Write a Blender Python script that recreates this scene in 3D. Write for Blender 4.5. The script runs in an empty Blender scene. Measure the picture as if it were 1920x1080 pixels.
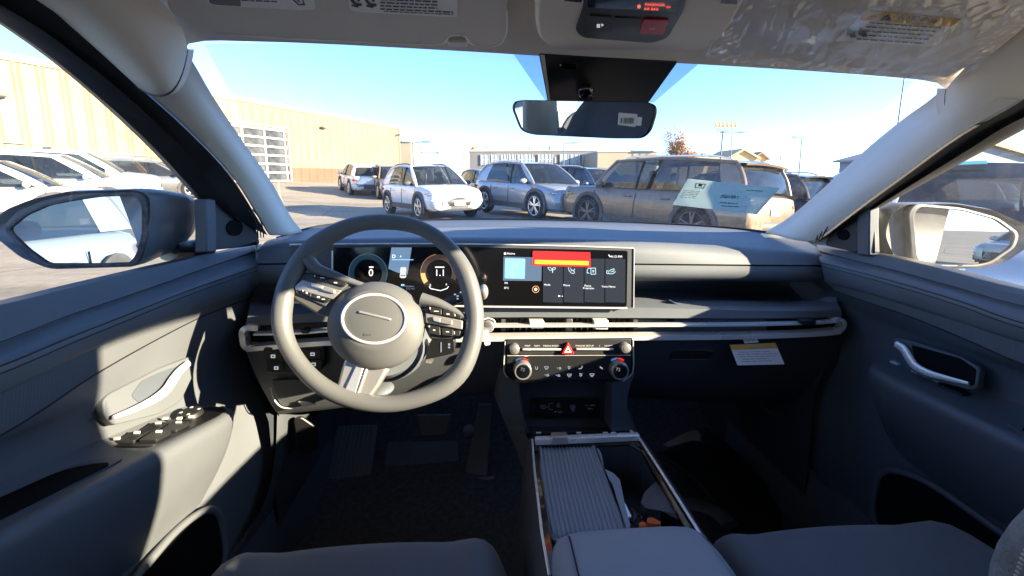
import bpy, bmesh, math, random
from mathutils import Vector, Matrix, noise
random.seed(7)
sc = bpy.context.scene
COL = sc.collection
R = math.radians
V = Vector
# ------------------------------------------------------------------ camera
CAM_H = 1.15
FPX, CX = 800.0, 960.0
PITCH, YAW, ROLL = R(8.0), R(3.93), R(0.45)
cam_data = bpy.data.cameras.new('camera')
cam = bpy.data.objects.new('camera', cam_data)
COL.objects.link(cam)
cam.rotation_euler = (R(90) - PITCH, ROLL, -YAW)
cam.location = (0, 0, CAM_H)
cam_data.sensor_width = 36
cam_data.lens = 36 * FPX / 1920
cam_data.clip_start = 0.02
cam_data.clip_end = 2000
sc.camera = cam
CM = cam.rotation_euler.to_matrix()
CMI = CM.inverted()
CY = 0.0
_d = CMI @ V((0, 1, 0))
CY = 335 - FPX * (_d.y / _d.z)          # the straight-ahead direction falls on row 335
cam_data.shift_y = (CY - 540) / 1920
def ray(px, py):
    return CM @ V(((px - CX) / FPX, -(py - CY) / FPX, -1))
def P(px, py, Y):
    d = ray(px, py); t = Y / d.y
    return V((d.x * t, Y, CAM_H + d.z * t))
def PXx(px, py, X):
    d = ray(px, py); t = X / d.x
    return V((X, d.y * t, CAM_H + d.z * t))
def PZ(px, py, z):
    d = ray(px, py); t = z / d.z
    return V((d.x * t, d.y * t, CAM_H + z))
def rowP(pts, Y=None):
    return [P(*p) if len(p) == 3 else P(p[0], p[1], Y) for p in pts]
def rowX(pts, X=None, back=None):
    r = [PXx(p[0], p[1], p[2] if len(p) == 3 else X) for p in pts]
    if back is not None:                # carry the row on rearwards to Y = back
        a = r[0]
        d = (r[1] - r[0]); s = max(-.15, min(-.06, d.z / d.y if abs(d.y) > 1e-6 else 0))
        r = [V((a.x, back, a.z + s * (back - a.y))), V((a.x, (a.y + back) / 2, a.z + s * (back - a.y) / 2))] + r
    return r
class Plane:
    def __init__(s, o, n):
        s.o = V(o); s.n = V(n).normalized()
    def pt(s, px, py, off=0.0):
        d = ray(px, py); c = V((0, 0, CAM_H))
        t = (s.o + s.n * off - c).dot(s.n) / d.dot(s.n)
        return c + d * t
# ------------------------------------------------------------------ splines
def cr(pts, n, closed=False):
    pts = [V(p) for p in pts]
    m = len(pts)
    if m == 2 and not closed:
        return [pts[0].lerp(pts[1], i / (n - 1)) for i in range(n)]
    if closed:
        Q = [pts[-1]] + pts + [pts[0], pts[1]]; segs = m
    else:
        Q = [pts[0] * 2 - pts[1]] + pts + [pts[-1] * 2 - pts[-2]]; segs = m - 1
    dense = []
    K = 14
    for i in range(segs):
        p0, p1, p2, p3 = Q[i:i + 4]
        t0 = 0; a = .5
        t1 = t0 + max((p1 - p0).length, 1e-7) ** a
        t2 = t1 + max((p2 - p1).length, 1e-7) ** a
        t3 = t2 + max((p3 - p2).length, 1e-7) ** a
        for k in range(K):
            t = t1 + (t2 - t1) * k / K
            A1 = p0 * ((t1 - t) / (t1 - t0)) + p1 * ((t - t0) / (t1 - t0))
            A2 = p1 * ((t2 - t) / (t2 - t1)) + p2 * ((t - t1) / (t2 - t1))
            A3 = p2 * ((t3 - t) / (t3 - t2)) + p3 * ((t - t2) / (t3 - t2))
            B1 = A1 * ((t2 - t) / (t2 - t0)) + A2 * ((t - t0) / (t2 - t0))
            B2 = A2 * ((t3 - t) / (t3 - t1)) + A3 * ((t - t1) / (t3 - t1))
            dense.append(B1 * ((t2 - t) / (t2 - t1)) + B2 * ((t - t1) / (t2 - t1)))
    dense.append(pts[0] if closed else pts[-1])
    L = [0]
    for i in range(1, len(dense)):
        L.append(L[-1] + (dense[i] - dense[i - 1]).length)
    out = []; j = 0
    cnt = n if closed else n - 1
    for i in range(n):
        s = L[-1] * i / cnt
        while j < len(L) - 2 and L[j + 1] < s: j += 1
        f = (s - L[j]) / max(L[j + 1] - L[j], 1e-9)
        out.append(dense[j].lerp(dense[j + 1], min(max(f, 0), 1)))
    return out
def lin(pts, n):
    pts = [V(p) for p in pts]
    L = [0]
    for i in range(1, len(pts)): L.append(L[-1] + (pts[i] - pts[i - 1]).length)
    out = []; j = 0
    for i in range(n):
        s = L[-1] * i / (n - 1)
        while j < len(L) - 2 and L[j + 1] < s: j += 1
        f = (s - L[j]) / max(L[j + 1] - L[j], 1e-9)
        out.append(pts[j].lerp(pts[j + 1], min(max(f, 0), 1)))
    return out
def rpoly(pts, r, n=5):
    """2-D or 3-D outline with its corners rounded; r one radius or one per corner"""
    pts = [V(p) for p in pts]; m = len(pts); out = []
    for i in range(m):
        a, b, c = pts[i - 1], pts[i], pts[(i + 1) % m]
        rr = r[i] if isinstance(r, (list, tuple)) else r
        u, w = (a - b), (c - b)
        k = min(rr, u.length * .48, w.length * .48)
        if k < 1e-6: out.append(b); continue
        s, e = b + u.normalized() * k, b + w.normalized() * k
        for j in range(n + 1):
            t = j / n
            out.append(s * (1 - t) ** 2 + b * 2 * t * (1 - t) + e * t * t)
    return out
# ------------------------------------------------------------------ mesh builder
CPOS = {}
class MB:
    def __init__(s): s.v = []; s.f = []
    def grid(s, rows, closeu=False, closev=False):
        b = len(s.v); nu = len(rows[0]); nv = len(rows)
        for r in rows: s.v += [V(p) for p in r]
        for j in range(nv if closev else nv - 1):
            for i in range(nu if closeu else nu - 1):
                a = b + j * nu + i; c = b + j * nu + (i + 1) % nu
                j2 = (j + 1) % nv
                s.f.append((a, c, b + j2 * nu + (i + 1) % nu, b + j2 * nu + i))
        return s
    def loft(s, rows, nu=24, nv=None, closeu=False):
        Rr = [cr(r, nu, closeu) for r in rows]
        if nv:
            cols = [cr([r[u] for r in Rr], nv) for u in range(nu)]
            Rr = [[c[k] for c in cols] for k in range(nv)]
        return s.grid(Rr, closeu)
    def cap(s, idx, flip=False):
        s.f.append(tuple(reversed(idx)) if flip else tuple(idx)); return s
    def rings(s, rings, cap0=True, cap1=True):
        b = len(s.v); n = len(rings[0])
        s.grid(rings, closeu=True)
        if cap0: s.f.append(tuple(range(b + n - 1, b - 1, -1)))
        if cap1:
            e = b + (len(rings) - 1) * n
            s.f.append(tuple(range(e, e + n)))
        return s
    def tube(s, pts, r, n=8, caps=True, closed=False, up=None, flat=1.0, res=None):
        """a bar along pts; r one radius or one per point; flat squashes it along up"""
        pts = [V(p) for p in pts]
        if res:
            if isinstance(r, (list, tuple)):
                rr = [v.x for v in cr([V((x, i * .001, 0)) for i, x in enumerate(r)], res)] if not closed else None
                if rr: r = rr
            pts = cr(pts, res, closed)
        m = len(pts); rs = r if isinstance(r, (list, tuple)) else [r] * m
        T = []
        for i in range(m):
            if closed: t = pts[(i + 1) % m] - pts[i - 1]
            else: t = pts[min(i + 1, m - 1)] - pts[max(i - 1, 0)]
            T.append(t.normalized() if t.length > 1e-9 else V((0, 0, 1)))
        u0 = V(up) if up is not None else (V((0, 0, 1)) if abs(T[0].z) < .9 else V((1, 0, 0)))
        rings = []
        u = (u0 - T[0] * u0.dot(T[0])).normalized()
        for i in range(m):
            if up is not None: uu = u0 - T[i] * u0.dot(T[i])
            else: uu = u - T[i] * u.dot(T[i])
            if uu.length > 1e-6: u = uu.normalized()
            w = T[i].cross(u)
            rings.append([pts[i] + (u * (math.cos(2 * math.pi * k / n) * flat) + w * math.sin(2 * math.pi * k / n)) * rs[i] for k in range(n)])
        if closed: s.grid(rings, closeu=True, closev=True)
        else: s.rings(rings, caps, caps)
        return s
    def sweep(s, pts, prof, up, caps=True, res=None):
        """profile (a along up, b sideways) swept along pts"""
        if res: pts = cr(pts, res)
        pts = [V(p) for p in pts]; m = len(pts); u0 = V(up); rings = []
        for i in range(m):
            t = (pts[min(i + 1, m - 1)] - pts[max(i - 1, 0)]).normalized()
            u = (u0 - t * u0.dot(t)).normalized(); w = t.cross(u)
            rings.append([pts[i] + u * a + w * b for a, b in prof])
        return s.rings(rings, caps, caps)
    def box(s, c, d, rot=None):
        c = V(c); d = V(d) * .5; b = len(s.v)
        for x in (-1, 1):
            for y in (-1, 1):
                for z in (-1, 1):
                    p = V((x * d.x, y * d.y, z * d.z))
                    if rot is not None: p = rot @ p
                    s.v.append(c + p)
        for q in ((0, 1, 3, 2), (4, 6, 7, 5), (0, 4, 5, 1), (2, 3, 7, 6), (0, 2, 6, 4), (1, 5, 7, 3)):
            s.f.append(tuple(b + k for k in q))
        return s
    def plate(s, outline, d):
        """outline extruded by the vector d"""
        b = len(s.v); n = len(outline); d = V(d)
        s.v += [V(p) for p in outline]; s.v += [V(p) + d for p in outline]
        s.f.append(tuple(range(b + n - 1, b - 1, -1))); s.f.append(tuple(range(b + n, b + 2 * n)))
        for i in range(n):
            k = (i + 1) % n
            s.f.append((b + i, b + k, b + n + k, b + n + i))
        return s
    def frame(s, outer, inner, d):
        n = len(outer); b = len(s.v); d = V(d)
        for ring in (outer, inner): s.v += [V(p) for p in ring]
        for ring in (outer, inner): s.v += [V(p) + d for p in ring]
        for i in range(n):
            k = (i + 1) % n
            s.f += [(b + i, b + k, b + n + k, b + n + i), (b + 2 * n + i, b + 3 * n + i, b + 3 * n + k, b + 2 * n + k),
                    (b + i, b + 2 * n + i, b + 2 * n + k, b + k), (b + n + i, b + n + k, b + 3 * n + k, b + 3 * n + i)]
        return s
    def cyl(s, a, b, r, n=20, r2=None):
        a, b = V(a), V(b)
        return s.tube([a, b], [r, r if r2 is None else r2], n)
    def dome(s, c, ax, r, h, n=20, m=5):
        """a shallow cap on the disc at c facing ax"""
        c = V(c); ax = V(ax).normalized()
        u = ax.orthogonal().normalized(); w = ax.cross(u); rings = []
        for j in range(m):
            a = j / m * math.pi / 2
            rings.append([c + ax * h * math.sin(a) + (u * math.cos(2 * math.pi * k / n) + w * math.sin(2 * math.pi * k / n)) * r * math.cos(a) for k in range(n)])
        return s.rings(rings)
    def ell(s, c, rad, n=16, m=10, rot=None):
        rings = []
        for j in range(m + 1):
            a = -math.pi / 2 + math.pi * (j + .02) / (m + .04)
            rg = []
            for k in range(n):
                p = V((rad[0] * math.cos(a) * math.cos(2 * math.pi * k / n), rad[1] * math.cos(a) * math.sin(2 * math.pi * k / n), rad[2] * math.sin(a)))
                rg.append(V(c) + (rot @ p if rot is not None else p))
            rings.append(rg)
        return s.rings(rings)
    def build(s, name, mat, parent=None, smooth=35, bevel=0, thick=0, bseg=2, sub=0):
        me = bpy.data.meshes.new(name)
        lo = V((min(p.x for p in s.v), min(p.y for p in s.v), min(p.z for p in s.v)))
        hi = V((max(p.x for p in s.v), max(p.y for p in s.v), max(p.z for p in s.v)))
        c = V(((lo.x + hi.x) / 2, (lo.y + hi.y) / 2, lo.z))
        me.from_pydata([tuple(p - c) for p in s.v], [], s.f)
        bm = bmesh.new(); bm.from_mesh(me)
        bmesh.ops.recalc_face_normals(bm, faces=bm.faces)
        bm.to_mesh(me); bm.free()
        if smooth:
            me.polygons.foreach_set('use_smooth', [True] * len(me.polygons))
            me.set_sharp_from_angle(angle=R(smooth))
        me.materials.append(mat)
        o = bpy.data.objects.new(name, me)
        COL.objects.link(o)
        CPOS[o] = c
        if parent is not None:
            o.parent = parent; o.location = c - CPOS[parent]
        else: o.location = c
        if thick:
            m = o.modifiers.new('thickness', 'SOLIDIFY'); m.thickness = thick; m.offset = 0
        if bevel:
            m = o.modifiers.new('bevel', 'BEVEL'); m.width = bevel; m.segments = bseg; m.limit_method = 'ANGLE'; m.angle_limit = R(40)
        if sub:
            m = o.modifiers.new('subdivision', 'SUBSURF'); m.levels = sub; m.render_levels = sub
        return o
def empty(name, loc=(0, 0, 0), rz=0, local=False):
    o = bpy.data.objects.new(name, None); COL.objects.link(o)
    o.location = loc; o.rotation_euler = (0, 0, rz); o.empty_display_size = .2
    CPOS[o] = V((0, 0, 0)) if local else V(loc)
    return o
def tag(o, label, cat=None, group=None, kind=None):
    if label: o['label'] = label
    if cat: o['category'] = cat
    if group: o['group'] = group
    if kind: o['kind'] = kind
    return o
# ------------------------------------------------------------------ text
_fc = bpy.data.curves.new('lettering', 'FONT')
_fo = bpy.data.objects.new('lettering', _fc)
COL.objects.link(_fo)
def glyphs(txt):
    _fc.body = txt; _fc.size = 1; _fc.align_x = 'CENTER'; _fc.align_y = 'CENTER'; _fc.resolution_u = 3
    dg = bpy.context.evaluated_depsgraph_get(); dg.update()
    me = bpy.data.meshes.new_from_object(_fo.evaluated_get(dg))
    vs = [v.co.copy() for v in me.vertices]; fs = [tuple(p.vertices) for p in me.polygons]
    bpy.data.meshes.remove(me)
    return vs, fs
def put_text(mb, txt, fn, hpx, ang=0, sx=1.0):
    """letters mapped through fn(x, y) -> point; hpx = letter height in the units of fn"""
    vs, fs = glyphs(txt); b = len(mb.v); k = hpx / .7
    ca, sa = math.cos(ang), math.sin(ang)
    for p in vs:
        x, y = p.x * k * sx, p.y * k
        mb.v.append(fn(x * ca - y * sa, x * sa + y * ca))
    mb.f += [tuple(b + i for i in f) for f in fs]
    return mb
# ------------------------------------------------------------------ materials
MATS = {}
def nt(name):
    m = bpy.data.materials.new(name); m.use_nodes = True
    n = m.node_tree; n.nodes.clear()
    out = n.nodes.new('ShaderNodeOutputMaterial')
    return m, n, out
def pbsdf(n, **kw):
    b = n.nodes.new('ShaderNodeBsdfPrincipled')
    for k, v in kw.items():
        key = k.replace('_', ' ')
        for cand in (key, key.title()):
            if cand in b.inputs: b.inputs[cand].default_value = v; break
    return b
def mat(name, col, rough=.5, metal=0, grain=0, gscale=900, var=.06, vscale=6, coat=0, spec=.5, sheen=0, bumpd=.0008):
    if name in MATS: return MATS[name]
    m, n, out = nt(name)
    c = (col[0], col[1], col[2], 1)
    b = pbsdf(n, Base_Color=c, Roughness=rough, Metallic=metal)
    b.inputs['Specular IOR Level'].default_value = spec
    if coat: b.inputs['Coat Weight'].default_value = coat; b.inputs['Coat Roughness'].default_value = .04
    if sheen: b.inputs['Sheen Weight'].default_value = sheen
    tc = n.nodes.new('ShaderNodeTexCoord')
    if var:
        nz = n.nodes.new('ShaderNodeTexNoise'); nz.inputs['Scale'].default_value = vscale; nz.inputs['Detail'].default_value = 5
        n.links.new(tc.outputs['Object'], nz.inputs['Vector'])
        rp = n.nodes.new('ShaderNodeValToRGB')
        rp.color_ramp.elements[0].color = tuple(x * (1 - var * 2) for x in col) + (1,)
        rp.color_ramp.elements[1].color = tuple(min(1, x * (1 + var * 2)) for x in col) + (1,)
        rp.color_ramp.elements[0].position = .3; rp.color_ramp.elements[1].position = .7
        n.links.new(nz.outputs['Fac'], rp.inputs['Fac']); n.links.new(rp.outputs['Color'], b.inputs['Base Color'])
        mr = n.nodes.new('ShaderNodeMapRange')
        mr.inputs['To Min'].default_value = max(0, rough - .08); mr.inputs['To Max'].default_value = min(1, rough + .08)
        n.links.new(nz.outputs['Fac'], mr.inputs['Value']); n.links.new(mr.outputs['Result'], b.inputs['Roughness'])
    if grain:
        n2 = n.nodes.new('ShaderNodeTexNoise'); n2.inputs['Scale'].default_value = gscale; n2.inputs['Detail'].default_value = 2
        n.links.new(tc.outputs['Object'], n2.inputs['Vector'])
        bp = n.nodes.new('ShaderNodeBump'); bp.inputs['Strength'].default_value = grain; bp.inputs['Distance'].default_value = bumpd
        n.links.new(n2.outputs['Fac'], bp.inputs['Height']); n.links.new(bp.outputs['Normal'], b.inputs['Normal'])
    n.links.new(b.outputs[0], out.inputs[0])
    MATS[name] = m
    return m
def glow(name, col, s):
    if name in MATS: return MATS[name]
    m, n, out = nt(name)
    b = pbsdf(n, Base_Color=(.02, .02, .02, 1), Roughness=.15)
    b.inputs['Emission Color'].default_value = (*col, 1); b.inputs['Emission Strength'].default_value = s
    n.links.new(b.outputs[0], out.inputs[0]); MATS[name] = m
    return m
def schlick(n, f0, k=1.0, normal=None):
    lw = n.nodes.new('ShaderNodeLayerWeight'); lw.inputs['Blend'].default_value = .5
    if normal is not None: n.links.new(normal, lw.inputs['Normal'])
    pw = n.nodes.new('ShaderNodeMath'); pw.operation = 'POWER'; pw.inputs[1].default_value = 5
    ma = n.nodes.new('ShaderNodeMath'); ma.operation = 'MULTIPLY_ADD'; ma.inputs[1].default_value = (1 - f0) * k; ma.inputs[2].default_value = f0 * k
    n.links.new(lw.outputs['Facing'], pw.inputs[0]); n.links.new(pw.outputs[0], ma.inputs[0])
    return ma.outputs[0]
def glass(name, tint=(1, 1, 1), refl=.9, haze=0.0, hcol=(.8, .8, .8), dirt=0.0, dscale=30, ior=1.45):
    """thin pane: clear with a fresnel reflection, and a little dust that scatters"""
    if name in MATS: return MATS[name]
    m, n, out = nt(name)
    tr = n.nodes.new('ShaderNodeBsdfTransparent'); tr.inputs[0].default_value = (*tint, 1)
    gl = n.nodes.new('ShaderNodeBsdfGlossy'); gl.inputs['Roughness'].default_value = .01
    gl.inputs['Color'].default_value = (refl, refl, refl, 1)
    fr = schlick(n, ((ior - 1) / (ior + 1)) ** 2)
    mx = n.nodes.new('ShaderNodeMixShader')
    n.links.new(fr, mx.inputs[0]); n.links.new(tr.outputs[0], mx.inputs[1]); n.links.new(gl.outputs[0], mx.inputs[2])
    last = mx
    if haze or dirt:
        df = n.nodes.new('ShaderNodeBsdfDiffuse'); df.inputs[0].default_value = (*hcol, 1)
        tl = n.nodes.new('ShaderNodeBsdfTranslucent'); tl.inputs[0].default_value = (*hcol, 1)
        m0 = n.nodes.new('ShaderNodeMixShader'); m0.inputs[0].default_value = .5
        n.links.new(df.outputs[0], m0.inputs[1]); n.links.new(tl.outputs[0], m0.inputs[2])
        m2 = n.nodes.new('ShaderNodeMixShader'); m2.inputs[0].default_value = haze
        if dirt:
            tc = n.nodes.new('ShaderNodeTexCoord')
            nz = n.nodes.new('ShaderNodeTexNoise'); nz.inputs['Scale'].default_value = dscale; nz.inputs['Detail'].default_value = 8; nz.inputs['Roughness'].default_value = .75
            n.links.new(tc.outputs['Object'], nz.inputs['Vector'])
            mr = n.nodes.new('ShaderNodeMapRange'); mr.inputs['From Min'].default_value = .45; mr.inputs['From Max'].default_value = .8
            mr.inputs['To Min'].default_value = haze; mr.inputs['To Max'].default_value = haze + dirt
            n.links.new(nz.outputs['Fac'], mr.inputs['Value']); n.links.new(mr.outputs['Result'], m2.inputs[0])
        n.links.new(mx.outputs[0], m2.inputs[1]); n.links.new(m0.outputs[0], m2.inputs[2])
        last = m2
    n.links.new(last.outputs[0], out.inputs[0]); MATS[name] = m
    return m
# ------------------------------------------------------------------ daylight
SUN_TO = V((1.0, -0.40, 0.31)).normalized()
w = bpy.data.worlds.new('World'); sc.world = w; w.use_nodes = True
n = w.node_tree; n.nodes.clear()
wo = n.nodes.new('ShaderNodeOutputWorld'); bg = n.nodes.new('ShaderNodeBackground')
sk = n.nodes.new('ShaderNodeTexSky'); sk.sky_type = 'NISHITA'; sk.sun_disc = False
sk.sun_elevation = math.asin(SUN_TO.z)
sk.sun_rotation = math.atan2(SUN_TO.x, SUN_TO.y)
sk.altitude = 1000; sk.air_density = .85; sk.dust_density = 0; sk.ozone_density = 3.0
bg.inputs[1].default_value = .108
tn = n.nodes.new('ShaderNodeMixRGB'); tn.blend_type = 'MULTIPLY'; tn.inputs[0].default_value = 1; tn.inputs[2].default_value = (.84, .90, 1.02, 1)
n.links.new(sk.outputs[0], tn.inputs[1]); n.links.new(tn.outputs[0], bg.inputs[0]); n.links.new(bg.outputs[0], wo.inputs[0])
sd = bpy.data.lights.new('sun', 'SUN'); so = bpy.data.objects.new('sun', sd); COL.objects.link(so)
sd.energy = 4.6; sd.angle = R(.5); sd.color = (1, .82, .56)
so.rotation_euler = (-SUN_TO).to_track_quat('-Z', 'Y').to_euler(); so.location = (20, -8, 12)
sc.view_settings.view_transform = 'Standard'; sc.view_settings.look = 'None'
sc.view_settings.exposure = 2.6; sc.view_settings.gamma = 1
sc.cycles.max_bounces = 10; sc.cycles.diffuse_bounces = 6; sc.cycles.glossy_bounces = 4
sc.cycles.transparent_max_bounces = 24; sc.cycles.use_denoising = True
sc.cycles.sample_clamp_indirect = 6; sc.cycles.caustics_reflective = False; sc.cycles.caustics_refractive = False
# ================================================================== the car we sit in
mHEAD = mat('headliner cloth', (.83, .77, .685), .92, grain=.25, gscale=1400, var=.03, vscale=3)
mPIL = mat('pillar plastic', (.74, .685, .60), .6, grain=.12, gscale=1200, var=.02)
mDASH = mat('dashboard plastic', (.140, .158, .182), .58, grain=.35, gscale=1100, var=.04, vscale=5)
mDARK = mat('dark lower plastic', (.046, .053, .066), .55, grain=.3, gscale=900, var=.08)
mMID = mat('mid grey plastic', (.085, .092, .102), .5, grain=.3, gscale=1000, var=.05)
mBLK = mat('gloss black', (.006, .006, .007), .12, var=0, coat=.4)
mSAT = mat('satin black', (.012, .012, .013), .38, grain=.1, var=.05)
mSEAL = mat('rubber seal', (.018, .018, .019), .55, grain=.2, gscale=500, var=.15, vscale=20)
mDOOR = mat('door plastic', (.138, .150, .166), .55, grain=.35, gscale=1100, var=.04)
mCHR = mat('satin chrome', (.95, .95, .95), .28, metal=.40, var=.02)
mBRT = mat('bright chrome', (.85, .85, .85), .25, metal=.7, var=0)
mWHL = mat('steering wheel leather', (.142, .147, .152), .40, grain=.3, gscale=1500, var=.03)
mHUB = mat('airbag cover plastic', (.132, .137, .141), .55, grain=.2, gscale=1500, var=.02)
mSEAT = mat('seat cloth', (.125, .145, .175), .85, grain=.5, gscale=1300, var=.05, sheen=.3)
mARM = mat('armrest leatherette', (.34, .375, .42), .6, grain=.4, gscale=1300, var=.03)
mCARP = mat('carpet', (.10, .10, .105), .95, grain=.9, gscale=700, var=.14, vscale=70, bumpd=.004)
mTRAY = mat('rubber tray', (.30, .335, .38), .6, var=.03)
mWHITE = mat('white paper', (.87, .87, .87), .7, var=.02)
mICON = glow('icon print', (.85, .9, 1.0), .10)
mPAINT = mat('own car white paint', (.55, .55, .55), .3, coat=.6, var=.02)
mBUT = mat('button black', (.02, .02, .022), .45, var=.05)
mORG = mat('orange label', (.80, .42, .06), .6, var=.02)
mINK = mat('ink', (.05, .05, .055), .7, var=0)
mGLS = glass('side window glass', (.77, .80, .82), .9, haze=.012, dirt=.02)
mWS = glass('windscreen glass', (.80, .84, .88), .5, haze=.015, dirt=.07, dscale=26, ior=1.3)
mMIR = mat('mirror silver', (.58, .62, .66), .0, metal=1, var=0)

car = empty('car', (.16, .30, 0))
tag(car, 'car the photo looks out of, grey cabin with steering wheel and wide screen', 'car')
def mirx(p): return V((.32 - p.x, p.y, p.z))
Hc = CAM_H
def C3(x, y, z): return V((x, y, Hc + z))

# ---------------------------------------------------------------- headliner, pillars
rails = [C3(-.535, -1.3, .20), C3(-.535, -.4, .245), C3(-.535, .2, .25)]
LA = rails[2:] + rowX([(70, 0), (150, 65), (250, 155), (350, 245), (430, 330), (500, 440)], -.535)       # left pillar, door side
LW = rowP([(345, 96, .72), (362, 124, .755), (395, 180, .83), (450, 262, .95), (505, 340, 1.07), (545, 410, 1.17), (566, 436, 1.23)])
RA = [mirx(p) for p in rails[2:]] + rowX([(1990, 140), (1920, 188), (1800, 258), (1700, 330), (1620, 388), (1533, 454)], .855)
RW = rowP([(1772, 168, .76), (1745, 190, .79), (1700, 222, .86), (1640, 270, .93), (1560, 342, 1.02), (1480, 410, 1.15), (1438, 436, 1.22)])
H0 = rowP([(345, 96, .72), (352, 83, .735), (380, 77, .75), (480, 78, .775), (600, 82, .79), (850, 95, .80), (1100, 110, .80), (1300, 120, .80), (1500, 132, .80), (1650, 143, .795), (1740, 152, .78), (1766, 159, .77), (1772, 168, .76)])
def roof_row(y, rail, z, half=None):
    L = C3(-.535, y, rail)
    pts = [L, C3(-.50, y + .012, rail + (z - rail) * .45), C3(-.42, y + .02, rail + (z - rail) * .75), C3(.16, y + .02, z)]
    return pts + [mirx(p) for p in reversed(pts[:-1])]
rows = [H0, [p + V((0, -.014, -.006)) for p in H0], [p + V((0, -.05, .022)) for p in H0],
        roof_row(.60, .178, .285)[1:-1], roof_row(.48, .215, .292)[1:-1], roof_row(.2, .25, .305), roof_row(-.4, .245, .31), roof_row(-1.3, .20, .27)]
rows[0][0] = LW[0]
MB().loft(rows, 60, 40).build('headliner', mHEAD, car, smooth=60)
SEAMS = []
def corner(rail, inner, seam, sx):
    a, b = cr(rail, 36), cr(inner, 36)
    rows = []; D = seam[len(seam) // 2] - (a[-1] + b[-1]) / 2
    for i in range(36):
        e = (i / 35) ** 2.2
        rows.append([a[i].lerp(b[i], t) + V((-sx * .016, -.006, -.012)) * math.sin(math.pi * t) + D * (math.sin(math.pi * t) ** .8 * e) for t in [k / 14 for k in range(15)]])
    sm = rows[-1]
    SEAMS.append([p + V((0, -.0006, -.0006)) for p in sm])
    rows.append([p + V((0, .016, .004)) for p in sm])
    return MB().grid(rows)
seamL = rowP([(250, 157, .655), (275, 163, .67), (300, 160, .69), (325, 140, .71), (347, 108, .732)])
seamR = rowP([(1852, 224, .725), (1822, 226, .735), (1794, 216, .745), (1778, 196, .755), (1772, 172, .757)])
corner([C3(-.535, -.4, .245)] + LA[:4], [C3(-.40, -.4, .30), C3(-.40, .2, .295), C3(-.40, .48, .275)] + rowP([(328, 34, .655), (346, 66, .70), (352, 92, .737)]), seamL, -1).build('headliner_corner', mHEAD, car, smooth=60)
corner([mirx(C3(-.535, -.4, .245))] + RA[:1] + rowX([(1990, 140), (1920, 188), (1852, 227)], .855), [mirx(C3(-.40, -.4, .30)), mirx(C3(-.40, .2, .295)), mirx(C3(-.40, .46, .27))] + rowP([(1835, 100, .67), (1795, 142, .71), (1774, 166, .755)]), seamR, 1).build('headliner_corner', mHEAD, car, smooth=60)
def pillar(A, W, sx):
    a = cr(A, 40); b = cr(W, 40)
    a = cr(A[3 if sx < 0 else 2:], 40)
    rows = []
    for t, push, fw in ((0, 0, .012), (.06, .006, 0), (.25, .018, 0), (.5, .018, 0), (.75, .008, 0), (.93, .001, 0), (1, 0, .004), (1, -.04, .02)):
        rows.append([p.lerp(q, t) + V((-sx * push, -push * .5 + fw, -push * .1)) for p, q in zip(a, b)])
    return MB().grid(rows)
pl = pillar(LA, LW, -1).build('windscreen_pillar', mPIL, car, smooth=50, thick=.003)
pr = pillar(RA, RW, 1).build('windscreen_pillar', mPIL, car, smooth=50, thick=.003)
for q, o in zip(SEAMS, (pl, pr)): MB().tube(q, .0013, 6).build('seam', mSEAL, o)
# little air slots at the foot of each pillar
for pts, o, X in (([(474, 392), (486, 408), (492, 425), (494, 444)], pl, -.528), ([(1553, 408), (1543, 420), (1534, 434), (1528, 449)], pr, .846)):
    mb = MB()
    for k in range(3):
        mb.tube([p + V((0, -.012, 0)) for p in rowX([(a + (k - 1) * 5, b) for a, b in pts], X)], .0013, 6, res=10)
    mb.build('speaker_slot', mSEAL, o)

# ---------------------------------------------------------------- windscreen
base = rowP([(530, 446, 1.18), (600, 426, 1.32), (760, 416, 1.44), (930, 413, 1.48), (1200, 420, 1.45), (1380, 430, 1.32), (1470, 444, 1.18)])
top = cr([p + V((0, .035, .012)) for p in H0[2:-2]], 7)
top[0] += V((-.03, .02, .0)); top[-1] += V((.03, .02, 0))
midr = [a.lerp(b, .5) + V((0, .03, .03)) for a, b in zip(top, base)]
MB().loft([top, midr, base], 40, 24).build('windscreen', mWS, car, smooth=80)
# smoky band printed on the glass round the sensor
mFR = glass('printed band', (.50, .60, .72), .3, haze=.06, hcol=(.4, .5, .62))
fr = [P(958, 94, .835), P(1312, 118, .835), P(1226, 192, .93), P(1022, 188, .93)]
MB().grid([[fr[0].lerp(fr[1], i / 6) for i in range(7)], [fr[3].lerp(fr[2], i / 6) for i in range(7)]]).build('printed_band', mFR, car)

# ---------------------------------------------------------------- dashboard
def grow(*rows): return [rowP(r) for r in rows]
r0 = [(520, 446, 1.20), (600, 424, 1.32), (760, 414, 1.44), (930, 411, 1.48), (1200, 418, 1.45), (1380, 428, 1.32), (1480, 442, 1.2)]
r1 = [(505, 450, 1.12), (600, 437, 1.18), (760, 427, 1.27), (930, 425, 1.29), (1200, 431, 1.27), (1400, 443, 1.2), (1515, 454, 1.12)]
r2 = [(494, 457, 1.03), (560, 449, 1.05), (700, 442, 1.08), (930, 440, 1.08), (1190, 446, 1.08), (1400, 457, 1.08), (1538, 470, 1.05)]
r3 = [(486, 469, .985), (545, 458, .965), (700, 455, .955), (930, 455, .955), (1190, 461, .96), (1400, 472, 1.0), (1547, 482, 1.0)]
r4 = [(482, 494, .965), (545, 493, .955), (700, 491, .945), (930, 491, .945), (1190, 494, .955), (1400, 496, .985), (1549, 497, .99)]
dash = MB().loft(grow(r0, r1, r2, r3, r4), 90, 26).build('dashboard', mDASH, car, smooth=60)
r4b = [(a, b + 1.5, c + .006) for a, b, c in r4]; r4c = [(a, b + 3, c) for a, b, c in r4]
MB().loft(grow(r4, r4b, r4c), 60).build('seam', mSEAL, dash)
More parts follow.
